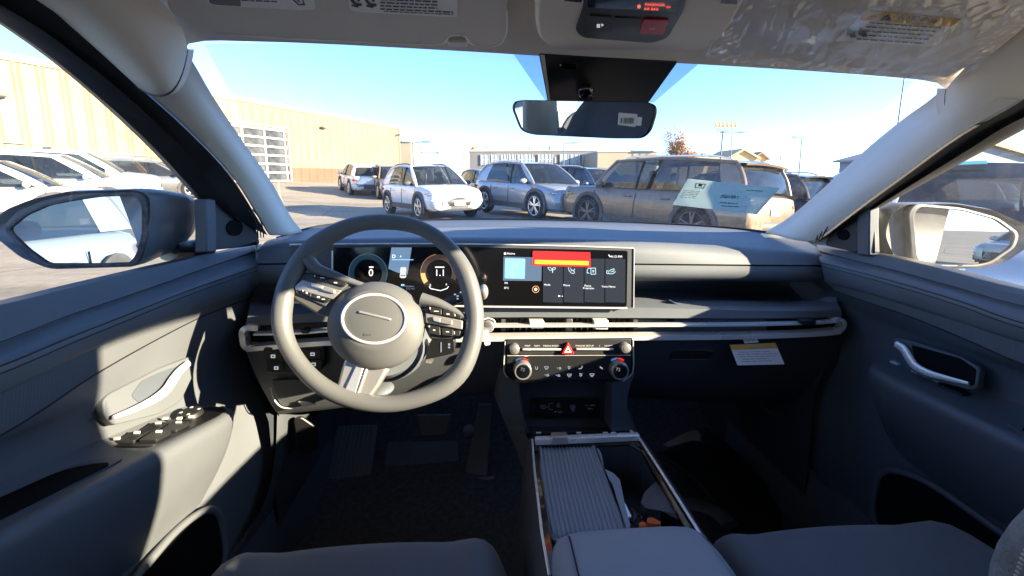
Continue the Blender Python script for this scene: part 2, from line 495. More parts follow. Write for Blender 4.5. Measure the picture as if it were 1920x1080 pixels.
r5 = [(484, 513, .965), (545, 513, .955), (930, 512, .945), (1190, 513, .955), (1400, 516, .985), (1549, 516, .992)]
r6 = [(489, 530, .985), (545, 530, .975), (930, 525, .97), (1190, 524, .975), (1400, 526, 1.005), (1542, 527, 1.01)]
r7 = [(494, 533, 1.04), (545, 531, 1.04), (930, 526, 1.06), (1190, 526, 1.06), (1400, 527, 1.08), (1535, 529, 1.05)]
MB().loft(grow(r4c, r5, r6, r7), 70, 16).build('dash_pad', mDASH, dash, smooth=60)
s0 = [(470, 532, 1.0), (545, 530, 1.04), (930, 526, 1.05), (1190, 526, 1.08), (1400, 527, 1.16), (1500, 529, 1.12), (1560, 534, 1.0)]
s1 = [(470, 548, 1.0), (545, 546, 1.05), (930, 544, 1.06), (1190, 544, 1.15), (1400, 549, 1.22), (1480, 550, 1.17), (1566, 550, .97)]
s2 = [(470, 566, .98), (545, 560, 1.03), (930, 556, 1.04), (1190, 556, 1.10), (1400, 561, 1.16), (1490, 563, 1.10), (1570, 566, .95)]
s3 = [(466, 588, .935), (545, 580, .93), (930, 572, .92), (1190, 572, .92), (1400, 577, .92), (1500, 578, .925), (1574, 576, .935)]
s4 = [(463, 600, .925), (545, 590, .912), (930, 577, .905), (1190, 577, .905), (1400, 582, .908), (1500, 583, .914), (1577, 582, .928)]
s5 = [(460, 612, .922), (545, 606, .91), (930, 595, .902), (1190, 596, .902), (1400, 597, .905), (1500, 596, .912), (1579, 594, .926)]
s6 = [(460, 614, .95), (545, 608, .94), (930, 597, .94), (1190, 598, .94), (1400, 599, .94), (1500, 598, .945), (1579, 596, .95)]
MB().loft(grow(s0, s1, s2, s3, s4, s5, s6), 80).build('dash_shelf', mDASH, dash, smooth=50)
# dark strip where the dashboard meets the windscreen
MB().tube(rowP([(a, b - .5, c - .01) for a, b, c in r0]), .006, 6, res=50, flat=.5).build('windscreen_seal', mSEAL, dash)
# a small slot and card holder on the shelf
MB().plate([P(1240, 566, .99), P(1258, 566, .99), P(1276, 577, .925), P(1262, 577, .925)], (0, 0, .002)).build('shelf_slot', mBLK, dash)
MB().tube([P(1256, 563, 1.0), P(1276, 576, .925)], .002, 6).build('shelf_slot_edge', mCHR, dash)
# knee panel, glove box
k0 = [(458, 650, .93), (560, 642, .915), (700, 636, .905), (944, 630, .905)]
k1 = [(474, 690, .925), (560, 688, .915), (700, 686, .91), (944, 680, .91)]
k2 = [(498, 740, .935), (590, 742, .93), (760, 735, .94), (950, 725, .95)]
k3 = [(522, 776, .96), (592, 770, .965), (760, 752, .99), (950, 735, 1.0)]
k4 = [(560, 720, 1.25), (640, 715, 1.25), (760, 700, 1.25), (950, 690, 1.25)]
knee = MB().loft(grow(k0, k1, k2, k3, k4), 30, 24).build('knee_panel', mMID, dash, smooth=50)
g0 = [(1176, 628, .905), (1400, 628, .91), (1580, 618, .94)]
g1 = [(1176, 690, .915), (1400, 692, .92), (1568, 690, .955)]
g2 = [(1176, 735, .96), (1400, 745, .965), (1545, 735, 1.0)]
g3 = [(1176, 745, 1.03), (1400, 754, 1.03), (1535, 745, 1.08)]
g4 = [(1176, 690, 1.3), (1400, 695, 1.3), (1530, 700, 1.3)]
glove = MB().loft(grow(g0, g1, g2, g3, g4), 30, 24).build('glove_box', mDARK, dash, smooth=50)
gp = [P(1262, 655, .908), P(1318, 655, .908), P(1338, 658, .908), P(1330, 674, .908), P(1258, 674, .908)]
MB().plate(gp, (0, -.004, 0)).build('glove_box_handle', mSAT, dash, bevel=.0015)
MB().tube([P(1262, 656, .902), P(1318, 656, .902), P(1338, 658, .902)], .0012, 6).tube([P(1258, 674, .902), P(1332, 674, .902)], .0012, 6).build('glove_box_handle_edge', mMID, dash)
# fuse-box lid and switch bank left of the wheel
kp = Plane(P(550, 700, .905), (0.03, -1, .0))
def pxplate(pl, pts, off, th, name, m, parent, r=0, bevel=0):
    o = [pl.pt(a, b, off) for a, b in (rpoly([V((a, b, 0)) for a, b in pts], r) if False else pts)]
    if r: o = [pl.pt(q.x, q.y, off) for q in rpoly([V((a, b, 0)) for a, b in pts], r)]
    return MB().plate(o, pl.n * -th).build(name, m, parent, bevel=bevel)
pxplate(kp, [(492, 652), (607, 648), (608, 690), (592, 700), (503, 700)], .012, .02, 'switch_bank', mSAT, dash, r=8, bevel=.002)
for (x, y, lit) in ((512, 668, 1), (586, 664, 1), (516, 688, 0), (588, 683, 1)):
    b = pxplate(kp, [(x - 15, y - 8), (x + 15, y - 8), (x + 15, y + 8), (x - 15, y + 8)], .015, .008, 'switch', mBUT, dash, r=3)
mb = MB()
for (x, y) in ((512, 668), (586, 664), (588, 683), (518, 690)):
    mb.frame([kp.pt(x + a * 4, y + b * 3, .0158) for a, b in ((-1, -1), (1, -1), (1, 1), (-1, 1))], [kp.pt(x + a * 2.4, y + b * 1.4, .0158) for a, b in ((-1, -1), (1, -1), (1, 1), (-1, 1))], kp.n * .0004)
mb.build('switch_mark', mICON, dash)
lid = [(507, 714), (596, 712), (600, 748), (590, 757), (540, 766), (524, 760)]
pxplate(Plane(P(550, 740, .918), (.03, -1, -.12)), lid, .004, .01, 'lid', mMID, dash, r=6, bevel=.002)
MB().tube(rowP([(507, 726, .915), (516, 752, .912), (530, 764, .912), (560, 764, .915), (592, 756, .918)]), .0016, 6, res=24).build('lid_edge', mCHR, dash)
MB().plate(rowP([(560, 752, .909), (578, 752, .909), (592, 757, .909), (570, 761, .909)]), (0, -.003, 0)).build('lid_latch', mBRT, dash)

# ---------------------------------------------------------------- vent band
b0 = [(460, 613, .95), (545, 607, .94), (930, 596, .94), (1190, 597, .94), (1400, 598, .94), (1579, 595, .95)]
b1 = [(462, 642, .95), (545, 638, .94), (930, 629, .94), (1190, 629, .94), (1400, 627, .94), (1579, 618, .95)]
band = MB().loft(grow(b0, b1), 40).build('air_vent_band', mSAT, car, smooth=0)
MB().sweep(rowP([(474, 649, .925), (540, 643, .908), (625, 637, .90), (905, 630, .893), (1190, 628, .893), (1400, 626, .897), (1540, 620, .912), (1562, 617, .92)]),
           [(.0050 * math.sin(R(t)), -.003 - .009 * math.cos(R(t))) for t in range(-90, 91, 20)] + [(.0050, .02), (-.0050, .02)], (0, 0, 1), res=60).build('lower_trim_bar', mCHR, band, smooth=50)
MB().sweep(rowP([(482, 624, .918), (560, 622, .903), (625, 617, .895)]), [(-.002, -.008), (.002, -.008), (.002, .012), (-.002, .012)], (0, 0, 1), res=16).build('upper_trim_bar', mCHR, band)
MB().sweep(rowP([(926, 609, .890), (1190, 608, .889), (1400, 607, .894), (1540, 603, .912), (1562, 601, .92)]), [(.0019 * math.sin(R(t)), -.006 - .004 * math.cos(R(t))) for t in range(-90, 91, 30)] + [(.0019, .012), (-.0019, .012)], (0, 0, 1), res=50).build('upper_trim_bar', mCHR, band, smooth=50)
MB().sweep(rowP([(486, 613, .922), (466, 613, .918), (459, 618, .915), (459, 634, .915), (464, 648, .918), (480, 649, .922)]), [(-.010, -.006), (-.010, .006), (.01, .006), (.01, -.006)], (0, -1, 0), res=30).build('trim_end', mCHR, band, smooth=50)
MB().sweep(rowP([(1556, 600, .925), (1570, 598, .922), (1577, 602, .92), (1576, 612, .92), (1568, 619, .92), (1552, 620, .925)]), [(-.010, -.005), (-.010, .005), (.01, .005), (.01, -.005)], (0, -1, 0), res=30).build('trim_end', mCHR, band, smooth=50)
MB().loft(grow([(1196, 599, .925), (1300, 599, .925), (1437, 599, .925)], [(1196, 626, .925), (1300, 626, .925), (1437, 624, .925)]), 12).build('band_inset', mDASH, band)
MB().plate(rowP([(1252, 599, .922), (1262, 599, .922), (1262, 605, .922), (1252, 605, .922)]), (0, -.004, 0)).build('inset_gap', mSAT, band)
for x in [952 + 11.5 * i for i in range(21)]:
    if abs(x - 1068) > 9: MB().plate(rowP([(x, 600, .93), (x + 1.4, 600, .93), (x + 1.4, 626, .93), (x, 626, .93)]), (0, .02, 0)).build('louvre', mMID, band)
MB().plate(rowP([(1061, 598, .905), (1074, 598, .905), (1074, 628, .905), (1061, 628, .905)]), (0, .03, 0)).build('vent_divider', mMID, band, bevel=.002)
for x0, x1, y0, y1, m in ((992, 1020, 602, 616, mMID), (1113, 1141, 601, 618, mMID), (1503, 1531, 600, 611, mSAT), (562, 578, 618, 626, mSAT)):
    MB().plate(rowP([(x0, y0, .884), (x1, y0, .884), (x1 - 1, y1, .882), (x0 + 4, y1, .882)]), (0, .018, 0)).build('vent_tab', mCHR if m is mMID else m, band, bevel=.0015)
for x in (944, 1192):
    MB().plate(rowP([(x - 4, 598, .91), (x + 4, 598, .91), (x + 4, 628, .91), (x - 4, 628, .91)]), (0, .03, 0)).build('vent_cheek', mMID, band)

# ---------------------------------------------------------------- wide screen
SP = Plane(P(900, 515, .893), (0.012, -1, .10))
def S(px, py, off=0): return SP.pt(px, py, off)
scr_out = [(543, 459), (870, 458), (1188, 466), (1190, 470), (1188, 577), (900, 574), (620, 569), (543, 566)]
screen = MB().plate([S(a, b) for a, b in scr_out], SP.n * -.022).build('display_screen', mMID, car, bevel=.002)
MB().plate([S(q.x, q.y, .0006) for q in rpoly([V(p) for p in ((624, 464, 0), (870, 463, 0), (1177, 470, 0), (1175, 575, 0), (900, 572, 0), (624, 567, 0))], 5)], SP.n * -.002).build('screen_glass', mBLK, screen)
MB().tube([S(a, b, .001) for a, b in ((543, 458.5), (700, 457), (870, 457.5), (1050, 461), (1188, 465.5))], .0016, 6, res=20).tube([S(1189, 466, .001), S(1188, 577, .001)], .0012, 6).tube([S(623, 470, .001), S(623, 520, .001)], .0016, 6).tube([S(545, 567, 0), S(900, 575, .0), S(1176, 578, .0)], .002, 6).build('screen_edge', mCHR, screen)
E_W = glow('screen white', (1, 1, 1), .30)
E_B = glow('screen map blue', (.30, .62, .95), .27)
E_G = glow('screen slate', (.10, .16, .25), .25)
E_G2 = glow('screen navy', (.012, .028, .055), .16)
E_RED = glow('screen red', (1, .015, .02), .27)
E_YEL = glow('screen yellow', (1, .66, .04), .26)
E_RING = glow('screen ring blue', (.02, .07, .12), .07)
E_RBR = glow('screen ring brown', (.14, .09, .075), .07)
E_ORA = glow('screen orange', (1, .45, .14), .3)
E_IC = glow('screen pale blue', (.65, .9, 1), .22)
def splate(pts, off, name, m, r=0):
    pts = [V((a, b, 0)) for a, b in pts]
    if r: pts = rpoly(pts, r, 4)
    return MB().plate([S(q.x, q.y, off) for q in pts], SP.n * -.0004).build(name, m, screen)
def sring(cx, cy, rx, ry, a0, a1, wd, off, name, m, n=48):
    out = []; inn = []
    for i in range(n + 1):
        a = R(a0 + (a1 - a0) * i / n)
        out.append(S(cx + rx * math.cos(a), cy + ry * math.sin(a), off)); inn.append(S(cx + (rx - wd) * math.cos(a), cy + (ry - wd) * math.sin(a), off))
    return MB().grid([out, inn]).build(name, m, screen, smooth=0)
def sline(mb, pts, wd, off):
    for (a, b) in zip(pts[:-1], pts[1:]):
        d = V((b[0] - a[0], b[1] - a[1], 0)); L = d.length
        if L < 1e-6: continue
        nrm = V((-d.y, d.x, 0)) / L * wd / 2
        A, B = V((a[0], a[1], 0)), V((b[0], b[1], 0))
        mb.plate([S(q.x, q.y, off) for q in (A + nrm, B + nrm, B - nrm, A - nrm)], SP.n * -.0003)
    return mb
def stext(txt, x, y, h, name, m, off=.0022, ang=0, sx=1):
    return put_text(MB(), txt, lambda a, b: S(x + a, y - b, off), h, ang, sx).build(name, m, screen, smooth=0)
# left gauge
sring(690, 512, 36, 36, 0, 360, 10, .0018, 'gauge_ring', E_RING)
sring(690, 512, 36.6, 36.6, 0, 360, 1, .002, 'gauge_rim', glow('screen ring light', (.10, .2, .3), .12))
stext('0', 695.5, 512, 13, 'speed_digit', E_W, ang=-.02)
sline(MB(), [(692, 501), (700, 501)], 2.4, .002).build('digit_bar', E_W, screen)
# right gauge
sring(823, 511, 34, 34, -205, 25, 10, .0018, 'gauge_ring', E_RBR)
sring(823, 511, 35, 35, 140, 260, .9, .002, 'gauge_rim', glow('dim orange', (1, .5, .2), .10))
sring(823, 511, 34, 34, 143, 178, 8, .0022, 'gauge_bar', E_ORA)
stext('1.1', 825, 512, 12, 'range_digit', E_W)
sline(MB(), [(816, 501), (833, 501)], 2, .002).build('digit_bar', E_W, screen)
sline(MB(), [(805, 537), (807, 541), (826, 545), (838, 541), (841, 537)], 1.3, .002).build('fuel_scale', E_W, screen)
stext('E', 807, 535, 4, 'fuel_mark', E_W); stext('F', 837, 534, 4, 'fuel_mark', E_W)
# middle of the cluster
splate([(734, 464), (772, 464), (764, 515), (748, 512), (728, 504)], .0010, 'reflection_patch', glow('painted reflection', (.10, .17, .27), .3))  # glowing patch stands in for a bright window reflected in the cluster
stext('D', 738.5, 481, 6.5, 'gear_letter', E_W); stext('4', 751, 481, 4, 'gear_number', E_W); stext('Trip', 764, 481, 4, 'trip_text', E_G)
sline(MB(), [(735, 487), (775, 487)], 1.2, .002).build('cluster_line', E_B, screen)
splate([(751, 501), (761, 501), (762, 506), (760.5, 512), (762, 519), (759, 521.5), (752, 521.5), (749, 519), (750.5, 512), (750, 506)], .0022, 'car_symbol', glow('screen grey white', (.75, .76, .78), .2), r=2)
sline(MB(), [(751, 516.5), (760, 516.5)], 1.5, .0028).build('car_symbol_glass', E_G2, screen)
sline(MB(), [(752, 536), (776, 537)], 1.2, .002).build('cluster_line', E_G, screen)
splate([(752, 533), (758, 533), (758, 536), (752, 536)], .002, 'cluster_chip', E_B)
stext('312 mi', 769, 541, 4, 'odometer_text', E_G)
# right half: home screen
splate([(944, 481), (1016, 483), (1015, 527), (943, 526)], .0012, 'media_card', E_G)
splate([(947, 484), (985, 485), (984, 523), (946, 522)], .0018, 'map_tile', E_B, r=2)
mb = MB(); sline(mb, [(962, 485), (962, 522)], .7, .0022); sline(mb, [(955, 507), (959, 517), (961, 519)], .8, .0022); sline(mb, [(966, 500), (978, 490), (983, 489)], .7, .0022)
mb.build('map_street', glow('screen street', (.6, .75, .9), .25), screen)
for i in range(4):
    x = 1018 + 39 * i
    splate([(x, 484 + i * .4), (x + 37.5, 484.5 + i * .4), (x + 37, 568), (x, 566.5)], .0011, 'app_tile', E_G2)
splate([(999, 470.5), (1107, 473), (1107.5, 501), (998.5, 498)], .0030, 'red_banner', E_RED, r=2)
splate([(1002.5, 487), (1104, 489.5), (1104, 497.5), (1002.5, 495)], .0036, 'yellow_strip', E_YEL, r=1.5)
mb = MB()
for a, b in ((1034, 1042), (1043.5, 1051), (1053, 1059), (1061, 1064), (1066, 1071)): sline(mb, [(a, 491.4 + (a - 1034) * .025), (b, 491.4 + (b - 1034) * .025)], 1.3, .0042)
mb.build('strip_text', mORG, screen)
mb = MB()
for a, b in ((1030, 1032), (1037, 1038.5), (1043, 1046), (1054, 1056), (1062, 1063.5), (1081, 1083)): sline(mb, [(a, 480.5), (b, 480.6)], .8, .0036)
mb.build('banner_text', mat('banner dark red', (.25, 0, 0), .6, var=0), screen)
stext('Home', 958, 475.5, 4.2, 'screen_title', E_W); splate([(945, 473.5), (949, 473.5), (949, 477.5), (945, 477.5)], .002, 'title_icon', E_W)
stext('4:13 PM', 1156, 481.5, 4.6, 'screen_clock', E_W, ang=-.02); splate([(1140.5, 478), (1142.5, 477.5), (1145, 481), (1143.5, 482.5)], .002, 'status_icon', E_W)
for t, x, y in (('Media', 1026, 534), ('Phone', 1062.5, 535), ('Phone', 1102, 536), ('Projection', 1103.5, 540.5), ('Voice Memo', 1141, 537.5), ('FM', 949, 531), ('87.5', 949.5, 540)):
    stext(t, x, y, 3.5, 'app_name', E_W, ang=-.02)
sring(1004.5, 542.5, 6.6, 6.6, 0, 360, .9, .002, 'media_button_ring', E_ORA); sring(1004.5, 542.5, 2.8, 2.8, 0, 360, 2.7, .002, 'media_button', E_W)
splate([(1046.5, 554), (1050.5, 554), (1050.5, 556.3), (1046.5, 556.3)], .002, 'page_dot', E_W, r=1); sline(MB(), [(1053, 555.4), (1055.5, 555.5)], 1, .002).build('page_dot', E_W, screen)
mb = MB(); sline(mb, [(1027, 502), (1032, 501.5), (1036, 505), (1031, 507.5), (1027, 502)], 1, .002); sline(mb, [(1042, 502), (1037, 502), (1036, 505), (1040, 506), (1042, 502)], 1, .002); sline(mb, [(1036, 503), (1036, 511.5)], 1.6, .002); mb.build('app_icon', E_IC, screen)
mb = MB(); sline(mb, [(1065.5, 501.5), (1066.5, 507), (1071, 512), (1076, 513), (1077.5, 510), (1073.5, 506.5), (1070, 508.5)], 1.1, .002); sline(mb, [(1068.5, 502), (1072, 506.5), (1076.5, 507), (1077.5, 503.5)], 1, .002); mb.build('app_icon', E_IC, screen)
mb = MB(); sline(mb, [(1101, 513), (1101, 507), (1103, 503), (1116.5, 502.5), (1117, 514), (1108, 514.3), (1108, 503)], 1.1, .002); sline(mb, [(1101, 510), (1105, 513)], 1, .002); sline(mb, [(1111, 508.5), (1112.5, 506), (1114, 508.5), (1112.5, 511), (1111, 508.5)], 1, .002); mb.build('app_icon', E_IC, screen)
mb = MB(); sline(mb, [(1137.5, 507.5), (1140.5, 507.5), (1140.5, 513), (1137.5, 513), (1137.5, 507.5)], 1, .002); sline(mb, [(1140.5, 513), (1149, 513.5), (1154.5, 509)], 1.1, .002); sline(mb, [(1142, 508.5), (1146, 505.5), (1151.5, 504), (1151, 508), (1145, 510)], 1.2, .002); mb.build('app_icon', E_IC, screen)

# ---------------------------------------------------------------- climate panel
KP = Plane(P(1066, 680, .865), (0.0, -1, .12))
def K(px, py, off=0): return KP.pt(px, py, off)
cl_out = rpoly([V(p) for p in ((947, 636, 0), (1186, 634, 0), (1187, 695, 0), (1168, 716, 0), (968, 719, 0), (947, 702, 0))], [2, 2, 12, 16, 16, 8], 5)
clim = MB().plate([K(q.x, q.y) for q in cl_out], KP.n * -.05).build('climate_panel', mBLK, car, bevel=.003)
MB().tube([K(a, b, .0005) for a, b in ((1187, 637), (1187.5, 690), (1184, 702), (1168, 715))], .0014, 6, res=20).build('panel_edge', mCHR, clim); MB().tube([K(a, b, .0005) for a, b in ((947, 640), (946, 700), (952, 708))], .0012, 6, res=14).build('panel_edge', mCHR, clim)
upq = [(950, 638), (1183, 636), (1183, 664.5), (950, 665.5)]
MB().plate([K(a, b, .002) for a, b in upq], KP.n * -.004).build('audio_strip', mat('satin graphite', (.045, .045, .046), .32, var=.03), clim, bevel=.001)
loq = rpoly([V(p) for p in ((951, 668.5, 0), (1183, 667.5, 0), (1183, 697, 0), (1168, 711, 0), (968, 713, 0), (951, 698, 0))], [1, 1, 10, 12, 12, 8], 5)
MB().plate([K(q.x, q.y, .0015) for q in loq], KP.n * -.004).build('climate_face', mat('satin graphite dark', (.022, .023, .025), .3, var=.03), clim, bevel=.001)
MB().tube([K(951, 667, .002), K(1183, 666, .002)], .0007, 5).build('panel_line', mCHR, clim)
def knob(cx, cy, r, h, name, ring, face, parent, pl=KP, off=.002):
    c = pl.pt(cx, cy, off); rr = (pl.pt(cx + r, cy, off) - c).length
    o = MB().cyl(c - pl.n * .005, c + pl.n * h, rr, 28, rr * .94).build(name, ring, parent, bevel=.0012)
    MB().dome(c + pl.n * (h - .0005), pl.n, rr * .78, .002, 24).build(name + '_face', face, parent)
    return o
mCREAM = mat('satin silver knob', (.62, .60, .57), .3, metal=.7, var=.02)
knob(964, 652, 9.5, .016, 'volume_knob', mCREAM, mCREAM, clim)
knob(1170, 650, 9.5, .016, 'tuning_knob', mCREAM, mCREAM, clim)
for x, t in ((979, '72'), (1158, '72')):
    knob(x, 691, 17, .020, 'temperature_knob', mCREAM, mBLK, clim)
    put_text(MB(), t, lambda a, b: K(x + 1 + a, 693 - b, .0262), 6, -.1).build('temperature_digit', glow('dim digit', (.7, .7, .72), .08), clim, smooth=0)
    for a0, a1, m, nm in ((-128, -92, glow('cold blue', (.10, .35, .75), .1), 'cold_mark'), (-88, -52, glow('hot red', (.85, .03, .02), .2), 'hot_mark')):
        o1 = [K(x + 20.5 * math.cos(R(a0 + (a1 - a0) * i / 8)), 691 + 20.5 * math.sin(R(a0 + (a1 - a0) * i / 8)), .004) for i in range(9)]
        i1 = [K(x + 17.5 * math.cos(R(a0 + (a1 - a0) * i / 8)), 691 + 17.5 * math.sin(R(a0 + (a1 - a0) * i / 8)), .004) for i in range(9)]
        MB().grid([o1, i1]).build(nm, m, clim, smooth=0)
mLBL = mat('label print', (.72, .71, .68), .5, var=0)
for x0, x1, y in ((980, 1053, 655.5), (1081, 1151, 655)):
    MB().plate([K(x0, y - 1.7, .007), K(x1, y - 1.7, .007), K(x1, y + 1.7, .007), K(x0, y + 1.7, .007)], KP.n * -.006).build('button_bar', mCHR, clim, bevel=.0008)
for t, x in (('MAP', 989), ('NAV', 1007), ('MEDIA', 1026), ('RADIO', 1043), ('PHONE', 1088), ('SETUP', 1106), ('I', 1124), ('HOME', 1141)):
    put_text(MB(), t, lambda a, b: K(x + a, 648.5 - b, .0026), 3.0, 0, 1.25).build('button_label', mLBL, clim, smooth=0)
tri = [(1065, 642), (1077, 664), (1053, 664)]
hz = MB().plate([K(q.x, q.y, .010) for q in rpoly([V((a, b, 0)) for a, b in tri], 2, 3)], KP.n * -.01).build('hazard_button', mat('hazard red', (.78, .02, .02), .35, var=0), clim, bevel=.001)
MB().frame([K(a, b, .0103) for a, b in ((1065, 648), (1072, 661), (1058, 661))], [K(a, b, .0103) for a, b in ((1065, 653), (1068, 659), (1062, 659))], KP.n * .0004).build('hazard_mark', mWHITE, clim)
def kicon(kind, x, y, mb):
    o = .0022
    def ln(pts, wd=.9):
        for a, b in zip(pts[:-1], pts[1:]):
            d = V((b[0] - a[0], b[1] - a[1], 0)); nr = V((-d.y, d.x, 0)).normalized() * wd / 2
            A, B = V((x + a[0], y + a[1], 0)), V((x + b[0], y + b[1], 0))
            mb.plate([K(q.x, q.y, o) for q in (A + nr, B + nr, B - nr, A - nr)], KP.n * -.0003)
    if kind == 0: ln([(-2, -3), (-2, 1), (0, 3), (2, 1), (2, -3)], 1.2)
    elif kind == 1: ln([(-4, -2), (-3, 1), (3, 1), (4, -2), (-4, -2)]); ln([(-2, 3), (2, 3)])
    elif kind == 2: ln([(-4, 0), (-1, 0)]); ln([(0, 2), (4, 2), (3, -1), (1, -1), (0, 2)], 1.1)
    elif kind == 3: ln([(-2, -2.5), (1.5, -2), (2, 1), (-1, 2.5), (-2, -2.5)], 1.1); ln([(4, -3), (4.4, -3)], 1)
    elif kind == 4: ln([(-3, 2), (1, 2.4), (3.5, 0), (3.5, -3)], 1.4)
    elif kind == 5: ln([(-1.5, -2.5), (-2, 0), (2, .5), (1.5, 2.5)], 1.6)
for kd, x, y in ((0, 1006, 690), (1, 1024.5, 689.5), (2, 1048, 690), (3, 1067, 689.5), (4, 1088, 689), (5, 1127.5, 689.5), (2, 1025, 703), (2, 1046, 703.5), (1, 1067.5, 703.5), (3, 1089, 703), (1, 1110, 703)):
    mb = MB(); kicon(kd, x, y, mb); mb.build('climate_icon', mICON, clim, smooth=0)
# ---------------------------------------------------------------- steering wheel
WP = Plane(P(707, 604, .735), (0.02, -math.cos(R(24)), math.sin(R(24))))
def Wp(px, py, off=0): return WP.pt(px, py, off)
outer = [(725, 403), (790, 415), (841, 446), (876, 490), (899, 540), (907, 600), (900, 652), (880, 702), (850, 733), (800, 757), (745, 771), (700, 772), (650, 763), (600, 741), (560, 706), (526, 656), (511, 610), (515, 560), (530, 515), (560, 468), (603, 434), (660, 410)]
inner = [(722, 429), (776, 437), (822, 464), (853, 505), (866, 550), (873, 600), (867, 642), (847, 688), (818, 715), (780, 732), (740, 741), (703, 742), (660, 733), (620, 715), (583, 684), (556, 645), (546, 606), (549, 565), (561, 528), (588, 484), (626, 453), (672, 433)]
cpts, rads = [], []
for (a, b), (c, d) in zip(outer, inner):
    q, w_ = Wp(a, b), Wp(c, d)
    cpts.append((q + w_) / 2); rads.append(max(.0120, min(.0172, (q - w_).length / 2 * 1.08)))
ring = cr(cpts, 96, True); rr = [v.x for v in cr([V((x, .02 * math.cos(i / 22 * 6.283), .02 * math.sin(i / 22 * 6.283))) for i, x in enumerate(rads)], 96, True)]
wheel = MB().tube(ring, rr, 18, closed=True, up=WP.n, flat=1.0).build('steering_wheel', mWHL, car, smooth=80)
for q in ([(578, 487), (592, 503), (630, 518), (680, 536)], [(790, 561), (820, 569), (850, 583), (878, 600)]):
    MB().tube([Wp(a, b, .002) for a, b in q], [.012, .0075, .006, .006], 12, res=20, up=WP.n, flat=1.3).build('spoke_rib', mWHL, wheel, smooth=80)
def ringpx(cx, cy, rx, ry, off, n=56):
    return [Wp(cx + rx * math.cos(2 * math.pi * k / n), cy + ry * math.sin(2 * math.pi * k / n), off) for k in range(n)]
hub = []
for f, off in ((.80, -.055), (.97, -.03), (1.0, -.008), (.985, .006), (.93, .014), (.80, .022), (.70, .0265), (.655, .0285), (.645, .0285), (.50, .031), (.30, .033), (.12, .034)):
    t = (1 - f); hub.append(ringpx(705 - 4 * t / .36 if t < .36 else 701, 611 - 13 * min(t / .36, 1), 92 * f, 83 * f, off))
MB().rings(hub).build('airbag_cover', mHUB, wheel, smooth=40)
MB().tube([p for p in ringpx(701, 598, 59.5, 45.5, .029, 64)], .0028, 8, closed=True, up=WP.n).build('emblem_ring', mCHR, wheel, smooth=80)
def wplate(pts, off, th, name, m, bevel=.0012, r=0):
    if r:
        pts = [(q.x, q.y) for q in rpoly([V((a, b, 0)) for a, b in pts], r)]
    return MB().plate([Wp(a, b, off) for a, b in pts], WP.n * -th).build(name, m, wheel, bevel=bevel)
wplate([(673, 582), (733, 597), (732, 601), (672, 586.5)], .0355, .006, 'emblem_bar', mBRT)
mb = MB()
for a in (682, 687, 692): mb.plate([Wp(a, 625, .0325), Wp(a + 4, 627, .0325), Wp(a + 4, 629, .0325), Wp(a, 630, .0325)], WP.n * -.004)
for a in (671, 677, 683, 690): mb.plate([Wp(a, 648, .026), Wp(a + 4, 650, .026), Wp(a + 3, 653, .026), Wp(a, 652, .026)], WP.n * -.008)
mb.build('airbag_mark', mMID, wheel)
# spokes: body, silver strip, switches
mSPK = mat('spoke plastic', (.10, .098, .092), .45, grain=.2, var=.03)
wplate([(543, 533), (562, 512), (600, 508), (672, 528), (665, 565), (628, 594), (596, 590), (556, 566), (541, 552)], .002, .028, 'spoke', mSPK, .004)
wplate([(555, 532), (582, 513), (655, 532), (620, 561), (610, 575), (553, 549)], .006, .008, 'spoke_pad', mMID, .002)
wplate([(552, 536), (566, 524), (640, 545), (623, 561), (553, 543)], .009, .006, 'spoke_strip', mCREAM, .0015)
wplate([(583, 529), (606, 536), (604, 542), (583, 536)], .015, .008, 'toggle', mBRT, .001); wplate([(605, 537), (627, 543), (626, 550), (603, 544)], .014, .008, 'toggle', mCREAM, .001)
wplate([(588, 513.5), (613, 520), (612, 528), (584, 520)], .0105, .006, 'switch', mBUT); wplate([(615, 520.5), (650, 530), (644, 537), (613, 528)], .0105, .006, 'switch', mBUT)
wplate([(564, 543), (583, 549), (583, 557), (566, 551)], .0105, .006, 'switch', mBUT); wplate([(585, 549.5), (619, 561), (612, 567), (584, 558)], .0105, .006, 'switch', mBUT)
wplate([(797, 568), (830, 574), (868, 588), (876, 600), (872, 626), (862, 634), (806, 636), (797, 616)], .002, .03, 'spoke', mSPK, .004)
wplate([(798, 587), (868, 601), (867, 618), (799, 605)], .010, .008, 'spoke_strip', mCREAM, .0015)
wplate([(811, 593), (826, 597), (826, 605), (813, 602)], .016, .008, 'toggle', mBRT, .001); wplate([(828, 598), (848, 601), (847, 609), (827, 606)], .015, .008, 'toggle', mCREAM, .001)
for q in ([(806, 574), (828, 579), (828, 591), (805, 586)], [(830, 579.5), (852, 586), (852, 595.5), (830, 591)], [(854, 587), (865, 592), (865, 598.5), (854, 596)], [(803, 609), (825, 613), (826, 629), (804, 626)], [(828, 613.5), (850, 617.5), (850, 631), (828, 629)], [(852, 618), (864, 620), (862, 630), (852, 631)]):
    wplate(q, .0105, .006, 'switch', mBUT)
mb = MB()
for x, y, w_, h_ in ((604, 521, 4, 1.6), (629, 530, 3, 1.6), (590, 517.5, 1, 2), (575, 549, 1.4, 2.6), (597, 557, 2.6, 2.2), (606, 561, 3, 1.2), (568, 545, 1, 2), (818, 583.5, 4.5, .9), (840, 589, 2.6, 1.8), (806.5, 578, .9, 3), (853.2, 591, .7, 3), (814, 619, 2, 1.6), (839, 622, 3, 1.2), (805, 612, 1, 2.2), (852, 624, .7, 4)):
    mb.plate([Wp(x - w_, y - h_ * .8, .0112), Wp(x + w_, y - h_ * .5, .0112), Wp(x + w_, y + h_ * .8, .0112), Wp(x - w_, y + h_ * .5, .0112)], WP.n * -.0004)
